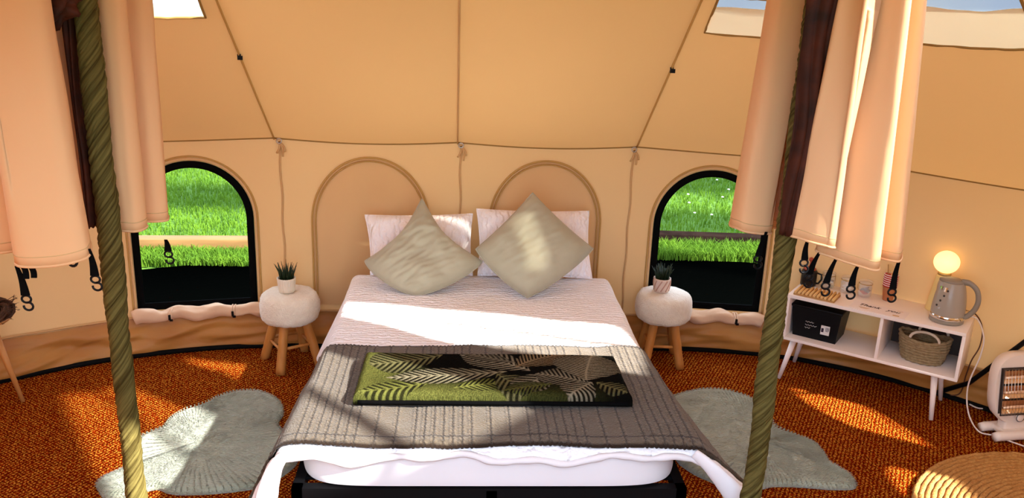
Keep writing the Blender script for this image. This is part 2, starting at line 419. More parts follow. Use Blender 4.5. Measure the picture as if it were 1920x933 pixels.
# open arched windows with black binding, insect net, rolled-down flap
def piping_on_wall(mb, pts, r, off):
    mb.tube([wall_pt(s, z, off) for s, z in pts], r, 8)
def arch_window(H, label, black_w=.042, flap=True):
    W = sempty(window_name(), label)
    mb = MB(); a = H.outline(); b = H.outline(inset=black_w); n = len(a)
    bw = H.outline(inset=black_w)
    vs = [wall_pt(s, z, .004) for s, z in a]+[wall_pt(s, z, .004) for s, z in b]
    mb.add(vs, [(i, i+1, n+i+1, n+i) for i in range(n-1)]+[(0, n, 2*n-1, n-1)])
    mb.build('window_binding', 'black_cloth', W, solid=.006)
    mb = MB(); pts = H.outline(inset=black_w*.8); c = len(pts)//2
    cs = (H.a+H.b)/2
    vs = []; NR = 6
    for j in range(NR+1):
        for s, z in pts:
            t = j/NR; vs.append(wall_pt(lerp(s, cs, t), lerp(z, lerp(z, H.z0+.4, t), t), .0))
    m = len(pts)
    fs = [(j*m+i, j*m+i+1, (j+1)*m+i+1, (j+1)*m+i) for j in range(NR) for i in range(m-1)]+[(j*m+m-1, j*m, (j+1)*m, (j+1)*m+m-1) for j in range(NR)]
    mb.add(vs, fs); mb.build('insect_net', 'net', W)
    mb = MB(); big = Hole(H.a-.025, H.b+.025, H.z0-.02, H.z1+.027, H.sp)
    piping_on_wall(mb, big.outline(), .0055, .004); mb.build('zip_piping', 'piping', W)
    mb = MB(); big = Hole(H.a-.010, H.b+.010, H.z0-.02, H.z1+.011, H.sp)
    piping_on_wall(mb, big.outline(), .008, .000); mb.build('canvas_edge', 'canvas_panel', W)
    if flap:
        ties = [lerp(H.a, H.b, .27), lerp(H.a, H.b, .80)]
        mb = MB(); path = []; rad = []
        for i in range(61):
            s = lerp(H.a-.03, H.b+.03, i/60); d = min(abs(s-t) for t in ties)
            path.append(wall_pt(s, .245+.010*math.sin(i*.37)+.008*noise.noise((s*5, 0, 0)), .045)); rad.append((.036+.010*sstep(.0, .16, d))*(1+.12*noise.noise((s*9, 3, 0))))
        mb.tube(path, rad, 20, squash=.8)
        mb.v = [tuple(Vector(v)+Vector((0, -.35, .6))*.022*noise.noise((v[0]*11, v[1]*30, v[2]*34))+Vector((0, 0, .008*noise.noise((v[0]*4, 0, 3))))) for v in mb.v]
        rb = mb.build('rolled_flap', 'roll_canvas', W)
        for t in ties:
            mb = MB(); c = Vector(wall_pt(t, .245, .045))
            for q in (-.008, .008):
                mb.tube([c+Vector((q+.0, .036*math.cos(k*PI/8), .036*math.sin(k*PI/8))) for k in range(16)], .0045, 6, closed=True)
            mb.build('tie', 'roll_canvas', rb)
            mb = MB(); mb.box(c+Vector((0, -.038, -.008)), (.014, .008, .032)); mb.box(c+Vector((.008, -.038, -.026)), (.018, .008, .012)); mb.build('toggle', 'black_plastic', rb, smooth=False)
    return W
arch_window(WL, 'open arched window left of the bed looking onto the lawn')
# closed arched windows behind the bed
def closed_window(H, label):
    W = sempty(window_name(), label)
    cs = (H.a+H.b)/2; pts = H.outline(inset=.0); NR = 8; vs = []
    for j in range(NR+1):
        t = j/NR
        for s, z in pts:
            ss, zz = lerp(s, cs, t), lerp(z, H.z0+.4, t)
            vs.append(wall_pt(ss, zz, .006+.012*sstep(0, .25, t)+.006*math.sin(ss*26+math.sin(zz*5))*sstep(0, .3, t)))
    m = len(pts); mb = MB()
    mb.add(vs, [(j*m+i, j*m+i+1, (j+1)*m+i+1, (j+1)*m+i) for j in range(NR) for i in range(m-1)]+[(j*m+m-1, j*m, (j+1)*m, (j+1)*m+m-1) for j in range(NR)])
    mb.build('flap_panel', 'canvas_panel', W)
    mb = MB(); piping_on_wall(mb, H.outline()[0:], .006, .012); mb.build('zip_piping', 'piping', W)
    mb = MB(); H2 = Hole(H.a+.022, H.b-.022, H.z0+.02, H.z1-.022, H.sp); piping_on_wall(mb, H2.outline(), .004, .016); mb.build('inner_piping', 'piping', W)
    mb = MB(); H3 = Hole(H.a+.011, H.b-.011, H.z0+.01, H.z1-.011, H.sp); piping_on_wall(mb, H3.outline(), .009, .006); mb.build('zip_tape', 'seam_pale', W)
    return W
closed_window(Hole(-.875, -.165, .27, 1.208, .80), 'zipped-shut arched window flap behind the left pillow')
closed_window(Hole(.20, .89, .27, 1.212, .82), 'zipped-shut arched window flap behind the right pillow')
arch_window(WR, 'open arched window right of the bed looking onto the lawn')
for H, l in ((V1, 'unseen small arched window at the right end of the tent, sized for the sun patches'), (V2, 'unseen smaller arched window near the front of the right end, sized for the sun patches')):
    arch_window(H, l, black_w=.012, flap=False)

# roof windows
def skylight(sg, k, label, flap=0, pane='pvc'):
    h = SKY[(sg, k)]; a, b = sg*thd(h[0]), sg*thd(h[1]); z0, z1 = h[2], h[3]
    W = sempty(window_name(), label)
    zp = flap-.012 if flap else z0
    mb = MB(); mb.grid(lambda u, v: roof_pt(lerp(a, b, u), lerp(zp, z1, v), -.002), 16, 10); mb.build('clear_pane', pane, W)
    mb = MB()
    loop = [(lerp(a, b, i/20), z0) for i in range(21)]+[(b, lerp(z0, z1, i/10)) for i in range(1, 11)]+[(lerp(b, a, i/20), z1) for i in range(1, 21)]+[(a, lerp(z1, z0, i/10)) for i in range(1, 10)]
    mb.tube([Vector(roof_pt(s, z, .004))+Vector((0, 0, .004*noise.noise((s*12, z*9, 0)))) for s, z in loop], .006, 6, closed=True); mb.build('zip_piping', 'seam', W)
    if flap:
        mb = MB(); mb.grid(lambda u, v: Vector(roof_pt(lerp(a, b, u), lerp(z0, flap+.006*math.sin(u*7), v), .003+.006*math.sin(v*PI)))+Vector((0, 0, .006*noise.noise((u*6, v*3, 1)))), 24, 8)
        mb.build('inner_flap', 'cream_flap', W)
    return W
skylight(-1, 0, 'clear roof window above the open window on the left', pane='pvc_milky')
skylight(1, 0, 'clear roof window with a cream inner flap, left of the right drape', flap=2.172, pane='pvc_tinted')
skylight(1, 1, 'clear roof window with a cream inner flap, right of the right drape', flap=2.215, pane='pvc_tinted')
for key, l in (((1, 2), 'unseen clear roof window in the right end, sixth panel half, sized for the sun patches'), ((1, 3), 'unseen clear roof window in the right end facing sideways, sized for the sun patches'), ((1, 4), 'unseen clear roof window in the right end facing the entrance side, sized for the sun patches'),
               ((1, 5), 'unseen clear roof window in the right end next to the entrance, sized for the sun patches'), ((-1, 1), 'clear roof window in the left end behind the left drape'), ((-1, 2), 'clear roof window in the left end facing sideways'), ((-1, 3), 'clear roof window in the left end facing the entrance side')):
    skylight(key[0], key[1], l, pane='pvc_hazy' if key in ((1, 4), (1, 5)) else 'pvc')

# seams, rings, piping
tcount = [0]
def trim(mb, m, label, **k):
    tcount[0] += 1; o = mb.build('trim_%d' % tcount[0], m, **k); return structure(o, label)
for s, m, l in ((-X0, 'piping', 'ochre roof seam tape rising from the left of the bed'), (0, 'seam_pale', 'roof seam tape above the middle of the bed'), (X0, 'piping', 'ochre roof seam tape rising from the right of the bed')):
    mb = MB(); mb.tube([roof_pt(s, lerp(HW+.005, ZR-.03, k/30), .008) for k in range(31)], .0085 if s else .0095, 8, squash=.5)
    o = trim(mb, m, l)
    if s:
        mb = MB(); p = Vector(roof_pt(s, 1.853, .018)); mb.box(p, (.016, .012, .028)); mb.box(p+Vector((.012, -.004, -.004)), (.01, .01, .02)); b = mb.build('seam_buckle', 'black_plastic', o, smooth=False)
for sg in (1, -1):
    for k in range(1, 7):
        mb = MB(); mb.tube([roof_pt(sg*thd(30*k), lerp(HW, ZR-.1, q/20), .006) for q in range(21)], .006, 6)
        trim(mb, 'seam_pale', 'roof seam tape in the %s end, %d panels round from the back' % ('right' if sg > 0 else 'left', k))
for s0, s1, l in ((-X0, X0, 'sagging seam cord where roof meets the back wall'), (X0, HALF, 'sagging seam cord where roof meets the right wall'), (-HALF, -X0, 'sagging seam cord where roof meets the left wall')):
    mb = MB(); n = int((s1-s0)/.03); mb.tube([wall_pt(lerp(s0, s1, i/n), wall_top(lerp(s0, s1, i/n))+.002, .006) for i in range(n+1)], .0045, 6); trim(mb, 'seam', l)
for s, l in ((-X0+.03, 'vertical wall seam between left window and bed'), (.02, 'vertical wall seam behind the middle of the bed'), (X0-.015, 'vertical wall seam between bed and right window')):
    mb = MB(); mb.tube([wall_pt(s+.004*math.sin(k), lerp(.23, HW-.04, k/20), .005) for k in range(21)], .006, 6, squash=.5); o = trim(mb, 'seam_pale', l)
    c = Vector(wall_pt(s, HW-.012, .018))
    mb = MB(); mb.tube([c+Vector((.014*math.cos(a), -.004, .014*math.sin(a))) for a in [2*PI*k/16 for k in range(16)]], .004, 6, closed=True); mb.build('ring', 'metal', o)
    mb = MB()
    for q, ln in ((-.02, .07), (.016, .09), (.03, .06)):
        mb.tube([c+Vector((q*t+.01*math.sin(t*3), .004, -.005-ln*t)) for t in [k/6 for k in range(7)]], .0055, 6, squash=.4)
    mb.build('strap', 'seam_pale', o)

# groundsheet skirt and black edge
def skirt(name, s0, s1, label):
    ns = int((s1-s0)/.016); H = .225
    def fn(u, v):
        s = lerp(s0, s1, u); z = v*H
        w = noise.noise((s*2.2+z*5, z*9, 4))*.045+noise.noise((s*5-z*16, z*16, 1))*.026
        env = math.sin(PI*clamp(v*.92+.06))
        off = .012+.035*(1-v)+(.02+w)*env
        p = wall_pt(s, z, off); return (p[0], p[1], z+.014*noise.noise((s*2.3, 0, 7))*v)
    mb = MB(); mb.grid(fn, ns, 22); structure(mb.build(name, 'skirt'), label)
skirt('baseboard_back', -X0, X0, 'crinkled orange-brown groundsheet skirt behind the bed')
skirt('baseboard_left', -X0-RT*1.7, -X0, 'crinkled orange-brown groundsheet skirt along the left wall')
skirt('baseboard_right', X0, X0+RT*1.7, 'crinkled orange-brown groundsheet skirt along the right wall')
mb = MB(); mb.tube([wall_pt(lerp(-HALF, HALF, i/400), .012, .055+.006*noise.noise((i*.09, 0, 0))) for i in range(401)], .016, 8); trim(mb, 'black_rubber', 'black rubber edging round the coir floor')
mb = MB(); mb.tube([wall_pt(lerp(-X0-RT*1.7, X0+RT*1.7, i/300), .232+.006*noise.noise((i*.15, 0, 2)), .016) for i in range(301)], .007, 6); trim(mb, 'seam_pale', 'rolled seam along the top of the groundsheet skirt')

# floor
def make_floor():
    mb = MB(); ring = [wall_pt(lerp(-HALF-X0, HALF+X0, i/240), 0, .03) for i in range(240)]
    vs = [(0, 0, 0)]+ring
    mb.add(vs, [(0, i, i+1) for i in range(1, 240)]+[(0, 240, 1)])
    bm = bmesh.new(); me = bpy.data.meshes.new('floor'); me.from_pydata(mb.v, [], mb.f); bm.from_mesh(me)
    ex = bmesh.ops.extrude_face_region(bm, geom=list(bm.faces)); bmesh.ops.translate(bm, verts=[g for g in ex['geom'] if isinstance(g, bmesh.types.BMVert)], vec=(0, 0, -.02))
    bmesh.ops.recalc_face_normals(bm, faces=bm.faces); bm.to_mesh(me); bm.free()
    me.materials.append(MATS['coir']); o = bpy.data.objects.new('floor', me); COL.objects.link(o); structure(o, 'orange-brown woven coir floor covering')
make_floor()

# open entrance: two slim poles of the A-frame
D = sempty('door_1', 'open tent entrance with two slim metal poles')
for sg in (-1, 1):
    mb = MB(); mb.tube([(sg*1.1, -2.53, 0), (sg*1.1, -2.53, 1.0), (sg*1.1, -2.53, 1.33)], .014, 8); mb.build('door_pole', 'metal', D)

# ------------------------------------------------------------------ outside
GZ = -.15
mb = MB(); mb.grid(lambda u, v: (lerp(-40, 40, u), lerp(-40, 60, v), GZ-.03), 30, 30); structure(mb.build('ground', 'lawn'), 'sunlit green lawn outside the tent')
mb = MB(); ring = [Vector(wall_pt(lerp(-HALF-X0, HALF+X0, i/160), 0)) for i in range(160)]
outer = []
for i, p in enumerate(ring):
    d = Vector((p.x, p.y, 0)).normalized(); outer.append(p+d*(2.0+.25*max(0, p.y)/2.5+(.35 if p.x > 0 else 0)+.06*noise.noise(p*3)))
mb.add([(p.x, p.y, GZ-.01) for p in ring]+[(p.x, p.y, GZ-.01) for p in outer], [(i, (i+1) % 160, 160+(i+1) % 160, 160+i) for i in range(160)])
structure(mb.build('ground_shade', 'shade_black', solid=.02), 'black painted shade on the ground around the tent')  # shade around the tent painted as a black ground band
mb = MB(); mb.grid(lambda u, v: wall_pt(lerp(-HALF-X0, HALF+X0, u), lerp(GZ-.02, -.022, v), -.01), 120, 3); structure(mb.build('platform_edge', 'shade_black'), 'dark timber platform edge under the tent')
def sleeper(name, a, b, z0, h, m, label):
    a, b = Vector(a), Vector(b); d = b-a; ang = math.atan2(d.y, d.x)
    mb = MB(); mb.box((0, 0, h/2), (d.length, .14, h), bev=.008); o = mb.build(name, m); o.location = ((a.x+b.x)/2, (a.y+b.y)/2, z0); o.rotation_euler = (0, 0, ang); return o
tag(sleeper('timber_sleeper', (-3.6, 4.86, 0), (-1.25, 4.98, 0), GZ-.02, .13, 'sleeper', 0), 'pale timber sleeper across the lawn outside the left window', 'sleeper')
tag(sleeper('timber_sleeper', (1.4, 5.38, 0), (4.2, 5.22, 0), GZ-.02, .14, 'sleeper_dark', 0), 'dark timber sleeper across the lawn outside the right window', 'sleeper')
def blades(x0, x1, y0, y1, n, h0, h1, name, label):
    vs, fs = [], []
    for i in range(n):
        x, y = random.uniform(x0, x1), random.uniform(y0, y1); a = random.uniform(0, 2*PI); h = random.uniform(h0, h1); w = random.uniform(.004, .008)
        dx, dy = math.cos(a), math.sin(a); bnd = random.uniform(.2, .9)*h; b = random.uniform(0, 2*PI); k = len(vs)
        vs += [(x-dx*w, y-dy*w, GZ-.02), (x+dx*w, y+dy*w, GZ-.02), (x+dx*w*.7+math.cos(b)*bnd*.3, y+dy*w*.7+math.sin(b)*bnd*.3, GZ+h*.6), (x-dx*w*.7+math.cos(b)*bnd*.3, y-dy*w*.7+math.sin(b)*bnd*.3, GZ+h*.6), (x+math.cos(b)*bnd, y+math.sin(b)*bnd, GZ+h)]
        fs += [(k, k+1, k+2, k+3), (k+3, k+2, k+4)]
    mb = MB(); mb.add(vs, fs); tag(mb.build(name, 'grass_blade', smooth=False), label, 'grass', kind='stuff')
blades(-3.3, -1.2, 4.46, 4.84, 7000, .03, .085, 'grass_tufts', 'bright tufts of grass in front of the pale sleeper outside the left window')
blades(1.5, 3.6, 4.82, 5.22, 6000, .05, .13, 'grass_tufts', 'dark leafy grass in front of the dark sleeper outside the right window')
blades(-4.6, -1.2, 5.2, 8.8, 14000, .025, .05, 'short_lawn', 'short mown lawn behind the pale sleeper')
blades(1.2, 5.0, 5.6, 9.6, 14000, .025, .05, 'short_lawn', 'short mown lawn with daisies behind the dark sleeper')
mb = MB()
for i in range(60):
    x, y = random.uniform(1.6, 4.6), random.uniform(5.8, 9.2)
    mb.lathe([(0, .0), (.016, .004), (.012, .012), (0, .014)], 8, (x, y, GZ+.03))
tag(mb.build('daisies', 'daisy'), 'white daisies scattered over the lawn outside the right window', 'flowers', kind='stuff')
def tree(loc, h, crown_c, cr, n, label):
    t = thing('tree', label, 'tree', loc, 0, 'trees shading the lawn')
    mb = MB(); mb.tube([(0, 0, -.2), (.1, .05, h*.4), (crown_c[0]*.6, crown_c[1]*.6, h*.75), (crown_c[0], crown_c[1], h)], [.18, .15, .1, .04], 10); mb.build('trunk', 'bark', t)
    vs, fs = [], []
    for i in range(n):
        d = Vector((random.gauss(0, 1), random.gauss(0, 1), random.gauss(0, 1))).normalized()*(random.random()**.4); c = Vector(crown_c)+Vector((d.x*cr[0], d.y*cr[1], d.z*cr[2]))+Vector((0, 0, h))
        a = Vector((random.gauss(0, 1), random.gauss(0, 1), random.gauss(0, 1))).normalized()*.13; b = a.orthogonal().normalized()*.09; k = len(vs)
        vs += [c-a, c+b, c+a, c-b]; fs.append((k, k+1, k+2, k+3))
    mb = MB(); mb.add(vs, fs); mb.build('crown', 'leaf', t, smooth=False)
tree((9.4, .4, GZ), 9.2, (-1.2, -.6, 0), (3.2, .45, .3), 8000, 'tall tree beyond the right end of the tent, the nearer one')
tree((15.0, -.6, GZ), 10, (-1.2, -.9, 0), (1.7, .38, .25), 4200, 'tall tree beyond the right end of the tent, the middle one')
tree((16.2, 1.0, GZ), 10.4, (-1.2, -.9, 0), (1.9, .45, .3), 4600, 'tall tree beyond the right end of the tent, the farther one')

# ------------------------------------------------------------------ poles with twisted velvet wrap
def tent_pole(x, label, seed, knot, scarf_shade):
    t = thing('tent_pole', label, 'pole', (x, 0, 0), 0, 'fabric-wrapped tent poles')
    mb = MB(); mb.tube([(0, 0, 0), (0, 0, ZR-.04)], .024, 14); mb.build('pole_core', 'pine', t)
    mb = MB(); SEG, NR = 80, 1150; H = ZR-.08
    def fn(u, v):
        a = 2*PI*u; z = .01+v*H; ca, sa = math.cos(a), math.sin(a)
        w = 1.9*noise.noise((z*1.3, seed, 0))+.5*noise.noise((ca*.8+seed, sa*.8, z*5))
        tw = z*25+w
        f1 = abs(math.sin(.5*(5*(a-tw)+2.2*noise.noise((z*3, seed, ca)))))
        f2 = abs(math.sin(.5*(11*(a-tw)+3.0*noise.noise((z*5, sa, seed)))))
        k = .5+.5*noise.noise((ca*1.3, sa*1.3+seed, z*7))
        f3 = abs(math.sin(.5*(19*(a-tw*.97)+3*noise.noise((z*8, ca, seed))))); k2 = .55+.75*noise.noise((sa*1.1+seed, ca*1.1, z*5))
        r = .0260+.0080*f1**.45*max(.15, k2)+.0050*f2**.6*k+.0018*f3**.7+.0045*noise.noise((seed, 3.3, z*6))
        return (r*ca+.004*noise.noise((z*3, seed, 5)), r*sa+.004*noise.noise((z*3, seed, 9)), z)
    mb.grid(fn, SEG, NR, closeu=True); cols = []
    hi, lo = np.array((.135, .108, .032)), np.array((.032, .022, .005))
    for j in range(NR):
        z = .01+j/(NR-1)*H
        for i in range(SEG):
            a = 2*PI*i/SEG; n1 = noise.noise((math.cos(a-z*25)*3.2, math.sin(a-z*25)*3.2, z*2.2+seed)); n2 = noise.noise((math.cos(a-z*25)*9, math.sin(a-z*25)*9, z*6+seed))
            cols.append((*lerp(lo, hi, clamp(.55+.75*n1+.55*n2)), 1))
    mb.build('velvet_wrap', 'green_velvet', t, col=cols)
    for x0, x1, b0, b1, y0, y1, zb, zt in scarf_shade:
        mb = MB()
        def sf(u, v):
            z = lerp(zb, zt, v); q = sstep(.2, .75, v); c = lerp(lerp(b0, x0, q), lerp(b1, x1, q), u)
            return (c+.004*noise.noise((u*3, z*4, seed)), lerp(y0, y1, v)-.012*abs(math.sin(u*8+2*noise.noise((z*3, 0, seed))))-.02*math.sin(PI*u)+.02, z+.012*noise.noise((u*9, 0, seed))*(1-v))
        mb.grid(sf, 28, 60); mb.build('dark_scarf_shade', 'knot_fabric', t, solid=.003)  # dark cloth above; lower length stands in for drape shade on pole
    if knot:
        mb = MB()
        def kf(u, v):
            a = 2*PI*u; b = PI*v; n = noise.noise((math.cos(a)*2.2*math.sin(b), math.sin(a)*2.2*math.sin(b), math.cos(b)*2.2+seed))
            r = 1+.35*n+.16*math.sin(a*7+b*4); return (knot[0]+.09*r*math.cos(a)*math.sin(b), knot[1]+.05*r*math.sin(a)*math.sin(b), knot[2]+.065*r*math.cos(b))
        mb.grid(kf, 48, 28, closeu=True); mb.build('fabric_knot', 'knot_fabric', t)
    return t
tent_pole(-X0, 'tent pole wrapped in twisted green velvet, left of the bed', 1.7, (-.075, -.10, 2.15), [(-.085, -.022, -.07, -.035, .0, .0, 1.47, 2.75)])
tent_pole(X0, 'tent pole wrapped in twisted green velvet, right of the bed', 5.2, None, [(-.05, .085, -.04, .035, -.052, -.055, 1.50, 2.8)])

# ------------------------------------------------------------------ drapes
def strap_hook(parent, p, ln=.13, w=.011, tilt=0, hook=True, taper=True):
    mb = MB(); n = 8; vs = []
    for k in range(n+1):
        t = k/n; ww = w*(.45+.75*t) if taper else w
        x = tilt*t*ln; z = -ln*t; y = .006*math.sin(t*3)
        vs += [(p[0]+x-ww, p[1]+y-.002, p[2]+z), (p[0]+x+ww, p[1]+y-.002, p[2]+z), (p[0]+x+ww, p[1]+y+.002, p[2]+z), (p[0]+x-ww, p[1]+y+.002, p[2]+z)]
    fs = [(4*k+i, 4*k+(i+1) % 4, 4*k+4+(i+1) % 4, 4*k+4+i) for k in range(n) for i in range(4)]+[(0, 1, 2, 3), (4*n+3, 4*n+2, 4*n+1, 4*n)]
    mb.add(vs, fs); st = mb.build('strap', 'black_cloth', parent, smooth=False)
    if hook:
        c = Vector((p[0]+tilt*ln, p[1]+.003, p[2]-ln-.012)); mb = MB()
        mb.tube([c+Vector((.013*math.cos(a), 0, .011*math.sin(a))) for a in [2*PI*k/14 for k in range(14)]], .0035, 6, closed=True)
        mb.tube([c+Vector((.003+.013*math.cos(a), 0, -.022+.012*math.sin(a))) for a in [PI*.55-1.6*PI*k/14 for k in range(15)]], .0035, 6)
        mb.build('hook', 'black_plastic', st)
def drape(name, label, ctrl, top_shift, px, ztop, folds_seed):
    # ctrl: (x, y, hem z) ; top_shift(x,y) -> offset at ztop
    t = thing(name, label, 'drape', (px, 0, 0), 0, 'canvas drapes round the poles')
    P = catmull(ctrl, 9); n = len(P); NZ = 46; mb = MB()
    def fn(u, v):
        i = min(int(round(u*(n-1))), n-1); x, y, hz = P[i]; z = lerp(hz, ztop, v); tz = (z-1.44)/(2.23-1.44)
        dx, dy = top_shift(x, y); k = clamp(tz, -.1, 1.6)
        w = .006*noise.noise((u*18, z*1.6, folds_seed))+.0025*noise.noise((u*40, z*5, folds_seed+3))
        return (x+dx*k+w-px, y+dy*k+w, z)
    mb.grid(fn, n, NZ); c = mb.build('cloth', 'drape_canvas', t, solid=.003)
    mb = MB(); mb.tube([Vector(fn(i/(n-1), .022)) for i in range(n)], .0025, 5); mb.build('hem_stitching', 'seam_pale', c)
    mb = MB(); mb.tube([Vector(fn(i/(n-1), .0)) for i in range(n)], .0045, 6); mb.build('hem', 'drape_canvas', c)
    return t
LC = [(-1.62, .12, 1.45), (-1.52, -.03, 1.44), (-1.42, -.11, 1.425), (-1.335, -.15, 1.43), (-1.285, -.14, 1.435), (-1.255, -.20, 1.435), (-1.238, -.268, 1.435), (-1.205, -.285, 1.432), (-1.13, -.27, 1.432), (-1.075, -.25, 1.44),
      (-1.052, -.215, 1.45), (-1.075, -.15, 1.47), (-1.17, -.02, 1.46), (-1.205, .075, 1.45), (-1.175, .108, 1.445), (-1.125, .105, 1.44), (-1.10, .075, 1.44), (-1.05, .062, 1.44), (-1.01, .072, 1.44), (-1.005, .11, 1.445), (-1.045, .15, 1.445),
      (-1.03, .18, 1.44), (-.985, .185, 1.44), (-.965, .22, 1.44), (-1.02, .30, 1.44), (-1.2, .36, 1.44), (-1.42, .34, 1.44), (-1.58, .22, 1.44)]
dl = drape('canvas_drape', 'peach canvas drape hanging round the left pole', LC, lambda x, y: ((-.055 if y < -.1 and x > -1.2 else (-.03 if y < .03 and x > -1.26 else .0)), .02 if y < -.1 else 0), -X0, 2.72, 2.0)
for x, y, z, ln, tilt in ((-1.236, -.268, 1.428, .088, .15), (-1.052, -.22, 1.468, .082, .1), (-.972, .19, 1.375, .04, .1)):
    strap_hook(dl, (x+X0, y, z), ln, .0105, tilt)
for x, y, z, ln in ((-1.215, -.275, 1.435, .042), (-1.19, -.28, 1.43, .032)):
    strap_hook(dl, (x+X0, y, z), ln, .008, .1, hook=False, taper=False)
mb = MB(); mb.tube([(-1.09+X0+.012*math.cos(a), -.245, 1.437+.014*math.sin(a)) for a in [2*PI*k/14 for k in range(14)]], .004, 6, closed=True); mb.build('ring', 'black_plastic', dl)
RC = [(1.05, .34, 1.44), (.985, .28, 1.455), (.955, .20, 1.46), (.958, .13, 1.47), (.985, .105, 1.465), (1.045, .10, 1.46), (1.075, .115, 1.46), (1.07, .17, 1.455), (1.03, .2, 1.45), (1.06, .235, 1.45), (1.15, .21, 1.45), (1.20, .12, 1.46), (1.155, .03, 1.48), (1.085, -.045, 1.50),
      (1.068, -.062, 1.50), (1.09, -.082, 1.50), (1.13, -.118, 1.495), (1.165, -.142, 1.49), (1.188, -.132, 1.485), (1.197, -.09, 1.475), (1.172, -.045, 1.455), (1.175, -.06, 1.445), (1.21, -.10, 1.44), (1.262, -.155, 1.435), (1.30, -.182, 1.43), (1.325, -.168, 1.43), (1.338, -.11, 1.435), (1.33, -.06, 1.44), (1.352, -.072, 1.44), (1.392, -.115, 1.44), (1.422, -.108, 1.44),
      (1.465, -.01, 1.44), (1.45, .13, 1.44), (1.36, .26, 1.44), (1.2, .33, 1.44), (1.05, .34, 1.44)]
dr = drape('canvas_drape', 'sunlit peach canvas drape hanging round the right pole', RC, lambda x, y: ((-.22*(x-1.16) if x > 1.16 else (.045 if x < 1.06 and y > .05 else (.055 if y < 0.02 and x < 1.16 else 0))), 0), X0, 2.72, 9.0)
for x, y, z, ln, tilt in ((1.05, .095, 1.468, .085, -.2), (1.115, -.095, 1.495, .062, .0), (1.175, -.06, 1.447, .075, -.3), (1.215, -.10, 1.44, .082, -.25), (1.265, -.15, 1.435, .068, -.15), (1.42, -.105, 1.442, .10, -.05)):
    strap_hook(dr, (x-X0, y, z), ln, .0095, tilt)

# ------------------------------------------------------------------ bed
BX, BY0, BL, BW = .155, .2, 2.0, 1.5
bed = thing('bed_frame', 'black metal bed frame under the white mattress', 'bed frame', (BX, BY0, 0))
mb = MB()
for sx in (-1, 1): mb.box((sx*(BW/2-.02), BL/2, .385), (.04, BL, .05))
mb.box((0, .02, .385), (BW, .04, .05)); mb.box((0, BL-.02, .385), (BW, .04, .05)); mb.box((0, BL/2, .38), (.04, BL, .04)); mb.build('rails', 'black_metal', bed, smooth=False)
mb = MB(); mb.box((0, .035, .345), (BW-.1, .02, .035)); mb.build('cross_bar', 'black_metal', bed, smooth=False)
for sx in (-1, 0, 1):
    for y in (.02, BL-.02):
        mb = MB(); mb.box((sx*(BW/2-.02), y, .18), (.04, .04, .36)); mb.build('leg', 'black_metal', bed, smooth=False)
for k in range(12):
    mb = MB(); mb.box((0, .1+k*.165, .40), (BW-.08, .03, .012)); mb.build('slat', 'black_metal', bed, smooth=False)
bed['label'] = 'black metal bed frame under the white mattress'
def mattress():
    mb = MB()
    def fn(u, v):
        # rounded box by superellipse rings
        a = 2*PI*u; p = 2/9.; ca, sa = math.cos(a), math.sin(a)
        x = math.copysign(abs(ca)**p, ca); y = math.copysign(abs(sa)**p, sa)
        zz = v*2-1; k = (1-abs(zz)**6)**(1/6.) if abs(zz) < 1 else 0
        shr = 1-.035*(1-k) if abs(zz) < .999 else .965
        return (x*BW/2*shr, y*BL/2*shr, zz*.0775*(1 if abs(zz) < 1 else 1))
    mb.grid(fn, 160, 15, closeu=True)
    n = len(mb.v); mb.v.append((0, 0, .0775)); mb.v.append((0, 0, -.0775))
    for k in range(160): mb.f.append((14*160+k, 14*160+(k+1) % 160, n)); mb.f.append(((k+1) % 160, k, n+1))
    o = mb.build('mattress', 'white_sheet', angle=60); o.location = (BX, BY0+BL/2, .486); tag(o, 'mattress in a smooth white fitted sheet on the black bed frame', 'mattress')
mattress()
def bed_pt(s, y, off, lean=.22, yf=BY0, z0=.585):
    W, r = BW/2+.012+(.055 if s > 0 else .045)*sstep(1.2, .15, y), .055; a = abs(s); sg = 1 if s >= 0 else -1; am = PI/2-lean; rr = r+off
    b = clamp((a-(W-r))/r, 0, am); x = min(a, W-r)+rr*math.sin(b); z = -r-0+rr*math.cos(b); l = max(0, a-(W-r)-r*am)
    x += l*math.cos(am); z -= l*math.sin(am)
    topw = 1-sstep(W-.05, W+.03, a)
    # front overhang
    q = yf+.03-y; yy = y
    if q > 0:
        qr = .04; ang = min(q/qr, PI/2); yb = yf+.03-(qr+off)*math.sin(ang); zb = -(qr+off)*(1-math.cos(ang))-max(0, q-qr*PI/2)
        yside = yf+.03-min(q, .06)-.01*(l*6)
        yy = lerp(yside, yb, topw); z += zb*topw
    else:
        l2 = clamp(l/.3); yy = y
    return BX+sg*x, yy, z0+z, l
